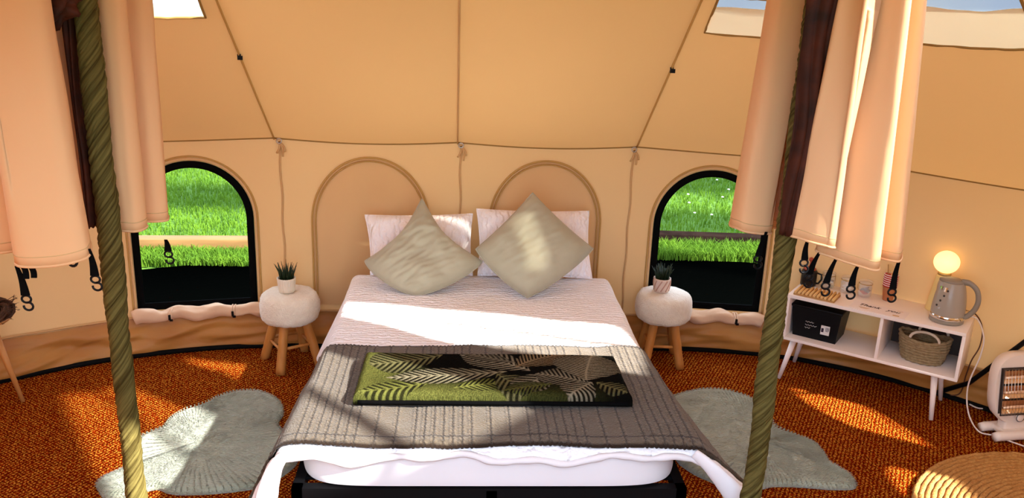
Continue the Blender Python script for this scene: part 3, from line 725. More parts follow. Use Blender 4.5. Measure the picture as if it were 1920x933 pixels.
def duvet():
    mb = MB(); SM = BW/2+.38; NU, NV = 150, 170
    def fn(u, v):
        s = lerp(-SM, SM, u); foot = .058+.014*math.sin(s*9)+.010*math.sin(s*23+1)
        y = lerp(2.16, BY0+.03-foot, v)
        x, yy, z, l = bed_pt(s, y, 0, lean=.30+sstep(1.0, .1, y)*(.62 if s > 0 else .12))
        n = fbm((s*1.6, y*1.6, 0), 2.2, 3); z += .010*n*(1 if l < .02 else .3)
        if l > .02: k = l*(.10*math.sin(y*11+(1 if s > 0 else 0))+.14*noise.noise((y*3.1, s, 2))); x += k*(1 if s > 0 else -1); 
        return (x, yy+.012*noise.noise((s*9, y*3, 5))*(1 if y < BY0 else 0), z)
    mb.grid(fn, NU, NV); o = mb.build('duvet', 'seersucker', solid=.022)
    o.modifiers['solid'].offset = 1
    tag(o, 'white seersucker duvet draped over the mattress', 'duvet')
    mb = MB(); mb.tube([Vector(fn(i/219, 1.0))+Vector((0, -.004, -.006)) for i in range(220)], [.013+.005*noise.noise((i*.2, 0, 0)) for i in range(220)], 8); mb.build('duvet_edge', 'white_sheet', o)
    for pts, rad in (([(-.60, .185, .572), (-.635, .15, .535), (-.658, .13, .47), (-.672, .12, .40), (-.688, .11, .32), (-.70, .11, .255)], [.02, .032, .042, .046, .040, .012]),
                     ([(.915, .185, .572), (.97, .145, .535), (1.03, .125, .475), (1.08, .115, .42), (1.125, .105, .36), (1.15, .10, .325)], [.02, .03, .04, .05, .044, .012])):
        mb = MB(); P = catmull([(*p, r) for p, r in zip(pts, rad)], 5)
        mb.tube([p[:3] for p in P], [p[3]*(1+.10*noise.noise((i*.35, p[0]*3, 0))) for i, p in enumerate(P)], 16, squash=.55); mb.build('corner_fold', 'white_sheet', o)
duvet()
# taupe knit blanket
def blanket():
    SM = BW/2+.35; NU, NV = 520, 110; step = []; s = -SM; pat = [.036]*6+[.074]*3; i = 2
    while s < SM: s += pat[i % 9]; step.append(s); i += 1
    step = np.array(step); mb = MB(); cols = []
    us = np.linspace(-SM, SM, NU)
    for j in range(NV):
        v = j/(NV-1)
        for u in us:
            y = lerp(1.115+.012*math.sin(u*4), BY0+.004+.006*math.sin(u*6), v)
            k = int(np.argmin(abs(step-u))); d = u-step[k]
            zig = .0022*(1 if (int(y*70) % 2) else -1)
            cable = math.exp(-((d+zig)/.0042)**2)
            x, yy, z, l = bed_pt(u, y, .008, lean=.30+sstep(1.0, .1, y)*(.62 if u > 0 else .12))
            z += .010*fbm((u*1.6, y*1.6, 0), 2.2, 3)*(1 if l < .02 else .3)+.0035*(1 if l < .02 else 0)
            if l > .02:
                kk = l*(.10*math.sin(y*11+(1 if u > 0 else 0))+.14*noise.noise((y*3.1, u, 2))); x += kk*(1 if u > 0 else -1)+.007*(1 if u > 0 else -1)
            z += .004*math.exp(-((abs(d)-.007)/.004)**2)-.003*cable
            mb.v.append((x, yy, z))
            base = np.array((.116, .090, .060)); dark = np.array((.022, .013, .008)); pale = np.array((.22, .17, .115))
            c = lerp(base, dark, cable*.95); e = math.exp(-((abs(d)-.008)/.0035)**2); c = lerp(c, pale if int(y*90+k) % 2 else base*.7, e*.55)
            if j > NV-3 or j < 2: c = dark*1.2
            elif j == NV-8: c = dark
            cols.append((*c, 1))
    for j in range(NV-1):
        for i in range(NU-1): mb.f.append((j*NU+i, j*NU+i+1, (j+1)*NU+i+1, (j+1)*NU+i))
    last = [mb.v[(NV-1)*NU+i] for i in range(NU)]; sideL = [mb.v[j*NU] for j in range(NV)]; sideR = [mb.v[j*NU+NU-1] for j in range(NV)]
    o = mb.build('knitted_blanket', 'knit', col=cols, solid=.006); tag(o, 'taupe cable-knit blanket spread over the foot of the bed', 'blanket')
    fb = MB()
    for side, sg in ((sideL, -1), (sideR, 1)):
        for j in range(0, NV, 1):
            p = Vector(side[j]); 
            for q in range(2):
                d = Vector((sg*random.uniform(.0, .015), random.uniform(-.01, .01), -random.uniform(.025, .05)))
                fb.tube([p, p+d*.5+Vector((sg*.006, 0, 0)), p+d], .0028, 4)
    for i in list(range(0, 34))+list(range(NU-34, NU)):
        p = Vector(last[i])
        for q in range(2):
            fb.tube([p, p+Vector((random.uniform(-.006, .006), -.012, -.012)), p+Vector((random.uniform(-.012, .012), -random.uniform(.01, .025), -random.uniform(.02, .045)))], .0028, 4)
    for seg in (last[:62], last[NU-78:]):
        hb = MB(); hb.tube([Vector(p)+Vector((0, -.006, -.002)) for p in seg], [.0075+.0025*noise.noise((i*.5, 0, 0)) for i in range(len(seg))], 7); hb.build('corner_hem', 'fringe_wool', o)
    f = fb.build('fringe', 'fringe_wool', o); f['kind'] = 'stuff'
blanket()
# folded fleece throw with palm leaves
def palm_throw():
    NU, NV = 420, 190; Wd, Dp, Th = 1.12, .41, .05
    X, Y = np.meshgrid(np.linspace(0, Wd, NU), np.linspace(0, .455, NV)); col = np.zeros((NV, NU, 3))
    green = np.array((.105, .11, .025)); olive = np.array((.13, .12, .05)); grey = np.array((.26, .225, .15)); dark = np.array((.003, .0026, .0018))
    nz = np.array([[noise.noise((x*9, y*9, 0)) for x in np.linspace(0, Wd, NU)] for y in np.linspace(0, Dp, NV)])
    fine = rng.random((NV, NU))
    col[:] = dark
    lf = np.clip(1-(X+.06*nz)/.30, 0, 1); lf = lf*lf*(3-2*lf); fr = np.clip(1-(Y+.05*nz-.02)/.11, 0, 1)*np.clip(1.4-X/.75, 0, 1)
    k = np.clip(np.maximum(lf*1.1, fr), 0, 1)[..., None]; col = col*(1-k)+green*k*(.35+.95*fine[..., None])
    def leaf(x0, y0, x1, y1, W, n, c, bend=0., slant=1.6, sharp=1.2, p=.7):
        nonlocal col
        dx, dy = x1-x0, y1-y0; Lg = math.hypot(dx, dy); ux, uy = dx/Lg, dy/Lg
        t = ((X-x0)*ux+(Y-y0)*uy)/Lg; q = -(X-x0)*uy+(Y-y0)*ux-bend*4*t*(1-t)
        tt = t-np.abs(q)/Lg*slant*.55; ins = (tt > 0) & (t < 1.15) & (tt < 1.0)
        env = W*np.clip(np.sin(PI*np.clip(tt, 0, 1)**p), 0, 1)
        aq = np.abs(q); inside = ins & (aq < env)
        st = .5+.5*np.sin(2*PI*n*(tt)+1.2*aq/W); st = np.clip(st*1.9-.55, 0, 1)**sharp
        st *= np.clip(1.15-aq/np.maximum(env, 1e-4)*.6, 0, 1)
        rib = np.exp(-(q/.0045)**2)*((t > 0) & (t < 1))
        a = np.where(inside, np.maximum(st, .0), 0); a = np.maximum(a, rib*.9)[..., None]
        bg = np.where(inside, .85, 0)[..., None]
        col = col*(1-bg)+dark*1.4*bg; col = col*(1-a)+np.array(c)*a*(.8+.3*fine[..., None])
    leaf(.34, .42, .03, .30, .12, 11, olive*1.2, .02)
    leaf(.30, .10, .02, .02, .07, 9, green*1.5, .01)
    leaf(.40, .05, .62, .10, .06, 10, green*1.4, .01)
    leaf(.62, .225, .12, .16, .085, 15, grey*.9+green*.25, .015, 2.2)
    leaf(.72, .235, .42, .42, .10, 13, grey, -.02, 1.4)
    leaf(.58, .20, .74, .03, .10, 9, olive*1.1, -.02, 1.2)
    leaf(.78, .22, .64, .03, .08, 8, grey*.9, .02, 1.2)
    leaf(.66, .33, .42, .45, .05, 10, grey*.6, 0, 2)
    leaf(.66, .28, .92, .44, .10, 16, np.array((.24, .17, .09)), .03, 1.2)
    leaf(.96, .10, .74, .20, .09, 12, grey*.8, -.02, 1.3)
    leaf(.95, .14, 1.02, .45, .155, 17, grey*1.15, .012, 1.0, .9, .55)
    leaf(.97, .12, .86, .0, .08, 8, grey, .0, 1.0)
    leaf(.99, .12, 1.10, .02, .06, 7, olive, .0, 1.0)
    leaf(.80, .10, .60, .03, .05, 12, green*.9, 0, 1.6)
    mb = MB(); cols = []
    for j in range(NV):
        for i in range(NU):
            x, y = X[j, i], Y[j, i]*Dp/.455; e = min(x, Wd-x, y, Dp-y); h = Th*math.sqrt(clamp(1-(1-clamp(e/.03))**2))*.6+Th*.4
            sk = .03*(y/Dp-.5)
            h += .006*noise.noise((x*3, y*4, 2))+.0015*fine[j, i]
            mb.v.append((x-Wd/2+.02*(Dp/2-y)*((x-Wd/2)/Wd)*2+.006*noise.noise((y*9, x*.5, 8)), y+.006*noise.noise((x*5, 1, 1)), h)); cols.append((*col[j, i], 1))
    for j in range(NV-1):
        for i in range(NU-1): mb.f.append((j*NU+i, j*NU+i+1, (j+1)*NU+i+1, (j+1)*NU+i))
    edge = [i for i in range(NU)]+[j*NU+NU-1 for j in range(1, NV)]+[(NV-1)*NU+i for i in range(NU-2, -1, -1)]+[j*NU for j in range(NV-2, 0, -1)]
    b0 = len(mb.v)
    for e in edge: x, y, z = mb.v[e]; mb.v.append((x, y, -.004)); cols.append((.008, .007, .005, 1))
    n = len(edge)
    for k in range(n): mb.f.append((edge[k], b0+k, b0+(k+1) % n, edge[(k+1) % n]))
    mb.f.append(tuple(b0+k for k in range(n))[::-1])
    o = mb.build('palm_throw', 'palm_fleece', col=cols); o.location = (.168, .49, .612); tag(o, 'folded fleece throw with green and black palm leaf print on the blanket', 'throw')
    # folded layer lines along the front edge
    mb = MB(); mb.tube([(lerp(-Wd/2+.015, Wd/2-.015, i/60), -.004+.003*noise.noise((i*.3, 0, 0)), .010) for i in range(61)], .009, 8); mb.build('fold', 'black_cloth', o)
palm_throw()

# pillows and cushions
def cushion(name, T, R, B, L, th, m, label, cat, conc=.12, group=None, seed=0, wr=.012, N=64, low=None):
    T, R, B, L = map(Vector, (T, R, B, L)); nrm = (R-L).cross(T-B).normalized()
    if nrm.y > 0: nrm = -nrm
    C = (T+R+B+L)/4; mb = MB()
    def P(u, v, sd):
        p = T*(1-u)*(1-v)+R*u*(1-v)+L*(1-u)*v+B*u*v; a, b = 2*u-1, 2*v-1
        lw = conc if low is None else low; e = (conc if b < 0 else lw)*(1-a*a)*abs(b)**3+(conc if a < 0 else lw)*(1-b*b)*abs(a)**3
        if low is not None: e = (conc if b < 0 else lw)*(1-a*a)*abs(b)**3+(lw if a > 0 else conc)*(1-b*b)*abs(a)**3
        p = p+(C-p)*e
        h = th*(clamp(1-a**4)*clamp(1-b**4))**.55
        h += wr*noise.noise((u*5+seed, v*5, 1))*(1-abs(a)**3)*(1-abs(b)**3)+wr*.5*noise.noise((u*16+v*5, (u-v)*6, seed))*(1-a*a*b*b)*min(1, (1-max(abs(a), abs(b)))*6)
        return p+nrm*h*sd
    mb.grid(lambda u, v: P(u, v, 1), N, N); mb.grid(lambda u, v: P(1-u, v, -1), N, N)
    o = mb.build(name, m); tag(o, label, cat, group)
    loop = [P(u, 0, 0) for u in np.linspace(0, 1, 30)]+[P(1, v, 0) for v in np.linspace(0, 1, 30)[1:]]+[P(u, 1, 0) for u in np.linspace(1, 0, 30)[1:]]+[P(0, v, 0) for v in np.linspace(1, 0, 30)[1:-1]]
    mb = MB(); mb.tube(loop, .004, 6, closed=True); mb.build('piped_edge', m, o)
    return o
PG = 'white pillows at the head of the bed'; CG = 'sage green cushions on the pillows'
cushion('pillow', (-.535, 2.30, .905), (.095, 2.30, .925), (.10, 2.13, .60), (-.49, 2.13, .595), .085, 'pillow_white', 'white ruched pillow propped behind the left green cushion', 'pillow', .05, PG, 3, .014)
cushion('pillow', (.118, 2.30, .955), (.785, 2.30, .955), (.80, 2.12, .595), (.13, 2.13, .60), .085, 'pillow_white', 'white ruched pillow propped behind the right green cushion', 'pillow', .05, PG, 8, .014)
# diamond cushions: the four corners are top, right, bottom, left
cushion('cushion', (-.195, 2.12, 1.055), (.15, 1.98, .735), (-.21, 1.80, .592), (-.505, 1.98, .725), .085, 'sage', 'slouching sage green cushion with a peaked corner, on the left of the bed', 'cushion', .22, CG, 2, .022, low=-.16)
cushion('cushion', (.43, 2.13, 1.10), (.775, 2.0, .815), (.40, 1.80, .59), (.112, 2.0, .80), .095, 'sage', 'plump sage green cushion standing on its corner, on the right of the bed', 'cushion', .05, CG, 6, .012, low=-.10)

# ------------------------------------------------------------------ stools with plants
def stool(loc, feet, label):
    t = thing('fur_stool', label, 'stool', loc, 0, 'fluffy stools beside the bed')
    prof = []
    R0, zb, zt = .172, .275, .452
    pr = [(.02, zb), (.08, zb-.002), (.135, zb+.004), (.160, zb+.02), (.170, zb+.045), (.173, zb+.08), (.172, zb+.115), (.164, zb+.15), (.148, zt-.008), (.12, zt), (.06, zt+.004), (.001, zt+.005)]
    pr = [tuple(p) for p in catmull([(a, b) for a, b in pr], 4)]
    mb = MB(); mb.lathe(pr, 96)
    vs = []
    for v in mb.v:
        p = Vector(v); n = fbm((p.x, p.y, p.z), 16, 3); n2 = noise.noise(p*85); q = Vector((p.x, p.y, p.z-.36)); vs.append(tuple(p+q.normalized()*(.0045*n+.003*n2)))
    mb.v = vs; mb.build('fur_seat', 'fur_white', t)
    for k, (fx, fy) in enumerate(feet):
        a = Vector((fx, fy, 0)); b = Vector((fx*.52, fy*.52, .29)); mb = MB()
        pts = [a.lerp(b, q/8)+Vector((.003*noise.noise((k, q*.6, 0)), .003*noise.noise((k, q*.6, 5)), 0)) for q in range(9)]
        mb.tube(pts, [.0275+.0025*noise.noise((q, k, 3)) for q in range(9)], 12); mb.build('leg', 'log_wood', t)
    n = len(feet)
    for k in range(n):
        a, b = Vector((*feet[k], 0))*.78, Vector((*feet[(k+1) % n], 0))*.78; z = .13+.012*(k % 2)
        mb = MB(); mb.tube([a+Vector((0, 0, z)), b+Vector((0, 0, z))], .0095, 8); mb.build('stretcher', 'log_wood', t)
    return t
stool((-.975, 2.215, 0), [(-.175, .055), (-.035, -.175), (.175, -.05), (.045, .175)], 'round white fur stool with log legs, left of the bed')
stool((1.285, 2.30, 0), [(-.115, -.115), (.105, -.13), (.12, .11), (-.11, .115)], 'round white fur stool with log legs, right of the bed')
def pot_plant(loc, label, m, seed, diag):
    random.seed(seed); t = thing('potted_grass', label, 'plant', loc, 0, 'potted grasses on the stools')
    prof = [(.036, 0), (.044, .003), (.047, .02), (.052, .075), (.053, .088), (.048, .088), (.046, .075)]
    mb = MB(); mb.lathe(prof, 96, rmod=(lambda a, z: 1+.035*math.sin(a*24)) if not diag else (lambda a, z: 1+.02*math.sin(a*12+z*90))); mb.build('pot', m, t)
    if diag:
        mb = MB()
        for k in range(10):
            a0 = 2*PI*k/10; mb.tube([((.0485+.0058*q/8)*math.cos(a0+q*.09), (.0485+.0058*q/8)*math.sin(a0+q*.09), .012+q*.0085) for q in range(9)], .004, 6, squash=.6)
        mb.build('stripe_relief', 'pot_stripe', t)
    mb = MB(); mb.lathe([(.001, .076), (.046, .076), (.046, .07), (.001, .07)], 24); mb.build('soil', 'soil', t)
    mb = MB()
    for k in range(58):
        a = random.uniform(0, 2*PI); r = .036*math.sqrt(random.random()); h = random.uniform(.055, .105); b = random.uniform(0, 2*PI); lean = random.uniform(.0, .022)+r*.45
        p0 = Vector((r*math.cos(a), r*math.sin(a), .074)); d = Vector((math.cos(a), math.sin(a), 0))*lean
        mb.tube([p0, p0+d*.3+Vector((0, 0, h*.5)), p0+d+Vector((0, 0, h))], [.0042, .0036, .0008], 5)
    g = mb.build('grass', 'plant_green', t); g['kind'] = 'stuff'
    return t
pot_plant((-.985, 2.20, .458), 'spiky green grass in a ribbed white pot on the left stool', 'pot_white', 11, False)
pot_plant((1.262, 2.30, .458), 'spiky green grass in a blush pot with slanted stripes on the right stool', 'pot_blush', 12, True)
random.seed(5)

# ------------------------------------------------------------------ rugs
def fur_rug(pts, label, seed, th=.03):
    P = catmull(pts, 6, closed=True); P = [(p[0], p[1]) for p in P]; n = len(P); cx = sum(p[0] for p in P)/n; cy = sum(p[1] for p in P)/n
    NR = 40; mb = MB(); 
    for j in range(NR+1):
        t = (1-j/NR)
        for i, (x, y) in enumerate(P):
            px, py = lerp(cx, x, t), lerp(cy, y, t); ed = 1-t
            jit = .010*noise.noise((i*.7, seed, 0))+.005*noise.noise((i*2.3, seed, 4)); px += (x-cx)*jit*t; py += (y-cy)*jit*t
            h = th*math.sqrt(clamp(1-(1-clamp(ed/.09))**2))
            h += (.006*fbm((px, py, seed), 9, 3)+.0022*noise.noise((px*60, py*90, seed)))*clamp(ed*9)
            mb.v.append((px-cx, py-cy, max(h, 0)+.0005))
    for j in range(NR):
        for i in range(n): mb.f.append((j*n+i, j*n+(i+1) % n, (j+1)*n+(i+1) % n, (j+1)*n+i))
    mb.f.append(tuple(range(n))[::-1])
    o = mb.build('sheepskin_rug', 'sheepskin'); o.location = (cx, cy, 0); tag(o, label, 'rug', 'sheepskin rugs beside the bed')
    fb = MB()
    for k in range(16000):
        i = random.randrange(n); t = math.sqrt(random.random()) if k > 2500 else random.uniform(.95, 1); x, y = (P[i][0]-cx)*t, (P[i][1]-cy)*t
        h = th*math.sqrt(clamp(1-(1-clamp((1-t)/.09))**2))
        fl = noise.noise((x*2.2+seed, y*2.2, 0))*2.5-1.2; d = Vector((math.cos(fl), math.sin(fl), .25)) if t < .95 else Vector((x, y, .15)).normalized()
        d = (d.normalized()+Vector((random.uniform(-.5, .5), random.uniform(-.5, .5), 0))).normalized()*(random.uniform(.012, .026) if t < .95 else random.uniform(.004, .014)); w = Vector((-d.y, d.x, 0)).normalized()*.0016; p = Vector((x, y, h+.002))
        q = len(fb.v); fb.v += [tuple(p-w), tuple(p+w), tuple(p+d+Vector((0, 0, .003)))]; fb.f.append((q, q+1, q+2))
    f = fb.build('fur', 'sheepskin', o, smooth=False); f['kind'] = 'stuff'
fur_rug([(-1.575, .82), (-1.60, .88), (-1.53, .97), (-1.48, 1.02), (-1.545, 1.26), (-1.47, 1.37), (-1.46, 1.47), (-1.42, 1.56), (-1.33, 1.65), (-1.27, 1.74), (-1.18, 1.80), (-1.06, 1.79), (-.95, 1.69), (-.90, 1.55), (-.90, 1.42), (-.80, 1.25), (-.74, 1.05), (-.86, .86), (-1.05, .80), (-1.23, .79), (-1.33, .83), (-1.42, .77), (-1.52, .76)],
        'pale sage sheepskin rug on the floor left of the bed', 1.0)
fur_rug([(1.20, 1.72), (1.33, 1.82), (1.47, 1.865), (1.60, 1.845), (1.70, 1.74), (1.73, 1.58), (1.72, 1.42), (1.80, 1.32), (1.87, 1.24), (1.88, 1.12), (1.87, 1.04), (1.90, .96), (1.93, .90), (1.91, .84), (1.80, .83), (1.66, .85), (1.52, .855), (1.40, .82), (1.25, .88), (1.12, 1.05), (1.10, 1.3), (1.12, 1.55)],
        'pale sage sheepskin rug on the floor right of the bed', 2.0)
rug = thing('braided_rug', 'round braided jute rug at the front right corner', 'rug', (2.82, .39, 0))
for k in range(28):
    r = .755-k*.026; mb = MB(); n = max(24, int(r*190)); vs = []
    path = [(r*math.cos(2*PI*i/n)*1.0, r*math.sin(2*PI*i/n), .011+.0018*math.sin(i*1.9+k)) for i in range(n)]
    mb.tube(path, [.0135+.0018*math.sin(i*2.1) for i in range(n)], 8, closed=True, squash=None); mb.build('coil', 'jute', rug)

# ------------------------------------------------------------------ white unit and the things on it
CA = (1.95, 2.04); CU = (.796, -.606); CROT = math.atan2(CU[1], CU[0])
def cw(s, d, z=0): return (CA[0]+CU[0]*s-CU[1]*d, CA[1]+CU[1]*s+CU[0]*d, z)
ZT, ZB = .545, .262; CL, CD = .955, .355
cab = thing('media_unit', 'low white two-compartment unit on tapered legs beside the right wall', 'cabinet', (CA[0], CA[1], 0), CROT)
def panel(name, a, b, par=cab, m='white_laminate'):
    mb = MB(); c = [(p+q)/2 for p, q in zip(a, b)]; mb.box(c, [q-p for p, q in zip(a, b)], bev=.0025); return mb.build(name, m, par, angle=40)
panel('top', (0, 0, ZT-.020), (CL, CD, ZT)); panel('bottom', (0, 0, ZB), (CL, CD, ZB+.018)); panel('side', (0, 0, ZB+.018), (.018, CD, ZT-.020)); panel('side', (CL-.018, 0, ZB+.018), (CL, CD, ZT-.020))
panel('divider', (.522, .004, ZB+.018), (.540, CD, ZT-.020)); panel('back_panel', (.541, CD-.008, ZB+.019), (CL-.019, CD, ZT-.021), m='heater_dark')
for s, d in ((.06, .06), (CL-.12, .06), (.06, CD-.06), (CL-.12, CD-.06)):
    mb = MB(); fx = s+(-.05 if s < .3 else .03); fy = d+(-.04 if d < .2 else .03)
    mb.tube([(fx, fy, 0), (s, d, ZB)], [.0115, .019], 14); mb.build('leg', 'white_laminate', cab)

# black storage box with label
bx = thing('storage_box', 'black plastic box with a white label in the open compartment', 'box', cw(.165, .17, ZB+.018), CROT)
mb = MB(); wb, wt, db, dt, h = .125, .142, .10, .115, .185
def frus(mb, wb, wt, db, dt, z0, z1):
    vs = [(-wb, -db, z0), (wb, -db, z0), (wb, db, z0), (-wb, db, z0), (-wt, -dt, z1), (wt, -dt, z1), (wt, dt, z1), (-wt, dt, z1)]
    mb.add(vs, [(3, 2, 1, 0), (4, 5, 6, 7), (0, 1, 5, 4), (1, 2, 6, 5), (2, 3, 7, 6), (3, 0, 4, 7)])
frus(mb, wb, wt, db, dt, 0, h); mb.build('body', 'black_plastic', bx, smooth=False)
mb = MB(); mb.box((0, 0, h+.006), (wt*2+.012, dt*2+.012, .014), bev=.004); mb.build('rim', 'black_plastic', bx)
mb = MB(); mb.box((.062, -.1135, .075), (.05, .003, .055), rot=Matrix.Rotation(-.08, 3, 'X')); lb = mb.build('label', 'label_white', bx, smooth=False)
mb = MB()
for k in range(7): mb.box((.066+(k % 4)*.0055, -.116, .085-(k//4)*.012), (.0025, .001, .02 if k < 4 else .008))
mb.box((.047, -.1155, .072), (.014, .001, .03)); mb.build('print', 'ink', lb, smooth=False)
mb = MB()
for q, (z0, n) in enumerate(((.105, 9), (.085, 12), (.068, 6))):
    mb.tube([(-.055+k*.006, -.1145+.0, z0+.004*math.sin(k*2.4+q)) for k in range(n)], .0012, 5)
mb.build('script_print', 'label_white', bx)

# woven rope basket
bk = thing('rope_basket', 'oval woven rope basket with a pale handle in the right compartment', 'basket', cw(.745, .15, ZB+.018), CROT)
mb = MB(); mb.lathe([(.001, .004), (.098, .004), (.10, .012), (.001, .012)], 32, sx=1, sy=.68); mb.build('basket_base', 'rope', bk)
for k in range(9):
    z = .012+k*.0165; r = .102+.030*(k/8)**.8; n = 64; mb = MB()
    dip = (lambda a: .018*(math.cos(a*2)) if k > 6 else 0)
    path = [(r*math.cos(2*PI*i/n), r*.68*math.sin(2*PI*i/n), z+(.012*(k-5)/3*math.cos(4*PI*i/n) if k > 5 else 0)) for i in range(n)]
    mb.tube(path, [.0092+.0022*math.sin(i*PI*.5+k*PI*.5) for i in range(n)], 8, closed=True); mb.build('coil', 'rope', bk)
for sg in (1, -1):
    mb = MB(); mb.tube([(.075*math.cos(a)+.03*(1 if sg > 0 else .3), sg*(.078+.0*math.sin(a))-.005, .150+.048*math.sin(a)) for a in [PI*k/16 for k in range(17)]], .0075, 8); mb.build('handle', 'rope_pale', bk)

# ridged bamboo tray / mat
ty = thing('bamboo_mat', 'small ridged bamboo board lying at the left end of the unit top', 'board', cw(.145, .088, ZT), CROT)
mb = MB(); mb.box((0, 0, .006), (.235, .145, .012), bev=.003); mb.build('board', 'bamboo_dark', ty)
for k in range(11):
    mb = MB(); mb.tube([(-.108+k*.0216, -.072, .016), (-.108+k*.0216, .072, .016)], .0095, 8, squash=.8); mb.build('slat', 'bamboo', ty)

def jar(s, d, label, fill):
    j = thing('glass_jar', label, 'jar', cw(s, d, ZT), random.uniform(0, 3), 'glass jars on the unit')
    mb = MB(); mb.lathe([(.001, .003), (.032, .003), (.037, .008), (.038, .02), (.038, .062), (.034, .072), (.034, .082), (.0325, .082), (.0325, .071), (.0365, .061), (.0365, .02), (.034, .009), (.001, .007)], 32); mb.build('jar_glass', 'glass', j)
    mb = MB(); mb.lathe([(.001, .084), (.035, .084), (.039, .087), (.039, .096), (.036, .099), (.001, .100)], 32); mb.build('lid', 'glass', j)
    mb = MB(); mb.tube([(.0365*math.cos(2*PI*i/32), .0365*math.sin(2*PI*i/32), .0815) for i in range(32)], .0025, 6, closed=True); mb.tube([(.038, 0, .085), (.043, 0, .07), (.042, 0, .045)], .0015, 5); mb.build('clip', 'brass', j)
    for k, m in enumerate(fill):
        mb = MB(); R = Matrix.Rotation(random.uniform(-.7, .7), 3, 'Y') @ Matrix.Rotation(random.uniform(0, PI), 3, 'Z'); mb.box((random.uniform(-.012, .012), random.uniform(-.012, .012), .024+.0045*k), (.046, .028, .006), rot=R, bev=.001); mb.build('sachet', m, j)
jar(.155, .275, 'clip-top glass jar of green-labelled tea sachets', ['sachet_green', 'sachet_white', 'sachet_purple', 'sachet_green', 'sachet_white', 'sachet_green', 'sachet_purple'])
jar(.268, .262, 'clip-top glass jar of white sugar sachets', ['sachet_white']*7)
jar(.372, .255, 'clip-top glass jar of red and purple sachets', ['sachet_red', 'sachet_red', 'sachet_red', 'sachet_purple', 'sachet_white', 'sachet_purple', 'sachet_purple'])
# dark coffee press
cp = thing('coffee_press', 'black coffee press with a red knob behind the bamboo board', 'coffee press', cw(.045, .25, ZT), CROT)
mb = MB(); mb.lathe([(.001, 0), (.042, 0), (.046, .004), (.046, .09), (.043, .095), (.030, .098), (.001, .099)], 32); mb.build('body', 'coffee_black', cp)
mb = MB(); mb.lathe([(.001, .099), (.036, .099), (.037, .105), (.02, .115), (.006, .118), (.005, .15), (.013, .154), (.013, .17), (.001, .176)], 24); mb.build('plunger', 'coffee_red', cp)
mb = MB(); mb.tube([(.044, 0, .085), (.072, 0, .08), (.075, 0, .05), (.060, 0, .022), (.044, 0, .02)], .006, 8); mb.build('handle', 'coffee_black', cp)

# paper cups, nested
def cup(loc):
    c = thing('paper_cup', 'kraft brown paper cup with red and white rim in the nested stack', 'cup', loc, 0, 'nested stack of paper cups')
    mb = MB(); mb.lathe([(.001, .003), (.027, .003), (.028, .0), (.0285, .004), (.0385, .094), (.0372, .094), (.0275, .006), (.001, .006)], 28); mb.build('cup_body', 'kraft', c)
    mb = MB(); mb.lathe([(.0379, .0845), (.0396, .085), (.0400, .092), (.0385, .0925)], 28); mb.build('rim_band', 'cup_red', c)
    mb = MB(); mb.tube([(.0388*math.cos(2*PI*i/28), .0388*math.sin(2*PI*i/28), .095) for i in range(28)], .0024, 6, closed=True); mb.build('rim', 'cup_white', c)
    return c
c0 = cup(cw(.497, .285, ZT))
for k in range(1, 6):
    c = copy_tree(c0); c.location.z = ZT+k*.0125
c0['label'] = 'lowest kraft paper cup of the nested stack, its brown body showing'; c0['group'] = 'nested stack of paper cups'
top = [o for o in scn.objects if o.name.startswith('paper_cup')]
top = sorted(top, key=lambda o: o.location.z)
for n, o in zip(('second', 'third', 'fourth', 'fifth'), top[1:5]): o['label'] = 'nested kraft paper cup with red and white rim, %s from the bottom' % n
top[-1]['label'] = 'topmost nested kraft paper cup holding the wooden stirrers'
for k, (a, ln) in enumerate(((.1, .155), (1.6, .148), (2.6, .15), (4.2, .15), (5.3, .143))):
    b = cw(.497, .285, ZT+.0625); mb = MB(); mb.tube([(b[0]+.008*math.cos(a), b[1]+.008*math.sin(a), b[2]+.012), (b[0]+.027*math.cos(a), b[1]+.027*math.sin(a), b[2]+ln)], .0035, 6, squash=.35)
    tag(mb.build('wooden_stirrer', 'bamboo' if k % 2 else 'bamboo_dark'), ('dark wooden stirrer leaning right in the topmost paper cup', 'pale wooden stirrer leaning back in the topmost paper cup', 'dark wooden stirrer leaning back left in the topmost paper cup', 'pale wooden stirrer leaning forward left in the topmost paper cup', 'dark wooden stirrer leaning forward right in the topmost paper cup')[k], 'stirrer', 'stirrers in the paper cups')

# thank-you card
cd = thing('thank_you_card', 'white card with handwritten Thank you lying on the unit top', 'card', cw(.495, .075, ZT+.0006), CROT-.03)
mb = MB(); mb.box((0, 0, .0008), (.30, .135, .0016)); mb.build('paper', 'card', cd, smooth=False)
def text(body, size, loc, par, m, shear=0):
    cu = bpy.data.curves.new('lettering', 'FONT'); cu.body = body; cu.size = size; cu.shear = shear; cu.align_x = 'CENTER'; cu.extrude = .0004; cu.offset = .0004
    tmp = bpy.data.objects.new('lettering_curve', cu); COL.objects.link(tmp); dg = bpy.context.evaluated_depsgraph_get(); me = bpy.data.meshes.new_from_object(tmp.evaluated_get(dg))
    bpy.data.objects.remove(tmp); o = bpy.data.objects.new('lettering', me); me.materials.clear(); me.materials.append(MATS[m]); COL.objects.link(o); o.parent = par; o.location = loc; return o
text('Thank   you', .046, (-.005, .005, .0022), cd, 'ink', .35)
mb = MB()
for q in range(3): mb.box((-.075, -.022-q*.008, .0020), (.06-.012*q, .0025, .0006))
mb.box((.10, -.042, .0020), (.034, .014, .0008)); mb.box((.105, .045, .0020), (.03, .003, .0006)); mb.build('small_print', 'seam_pale', cd, smooth=False)

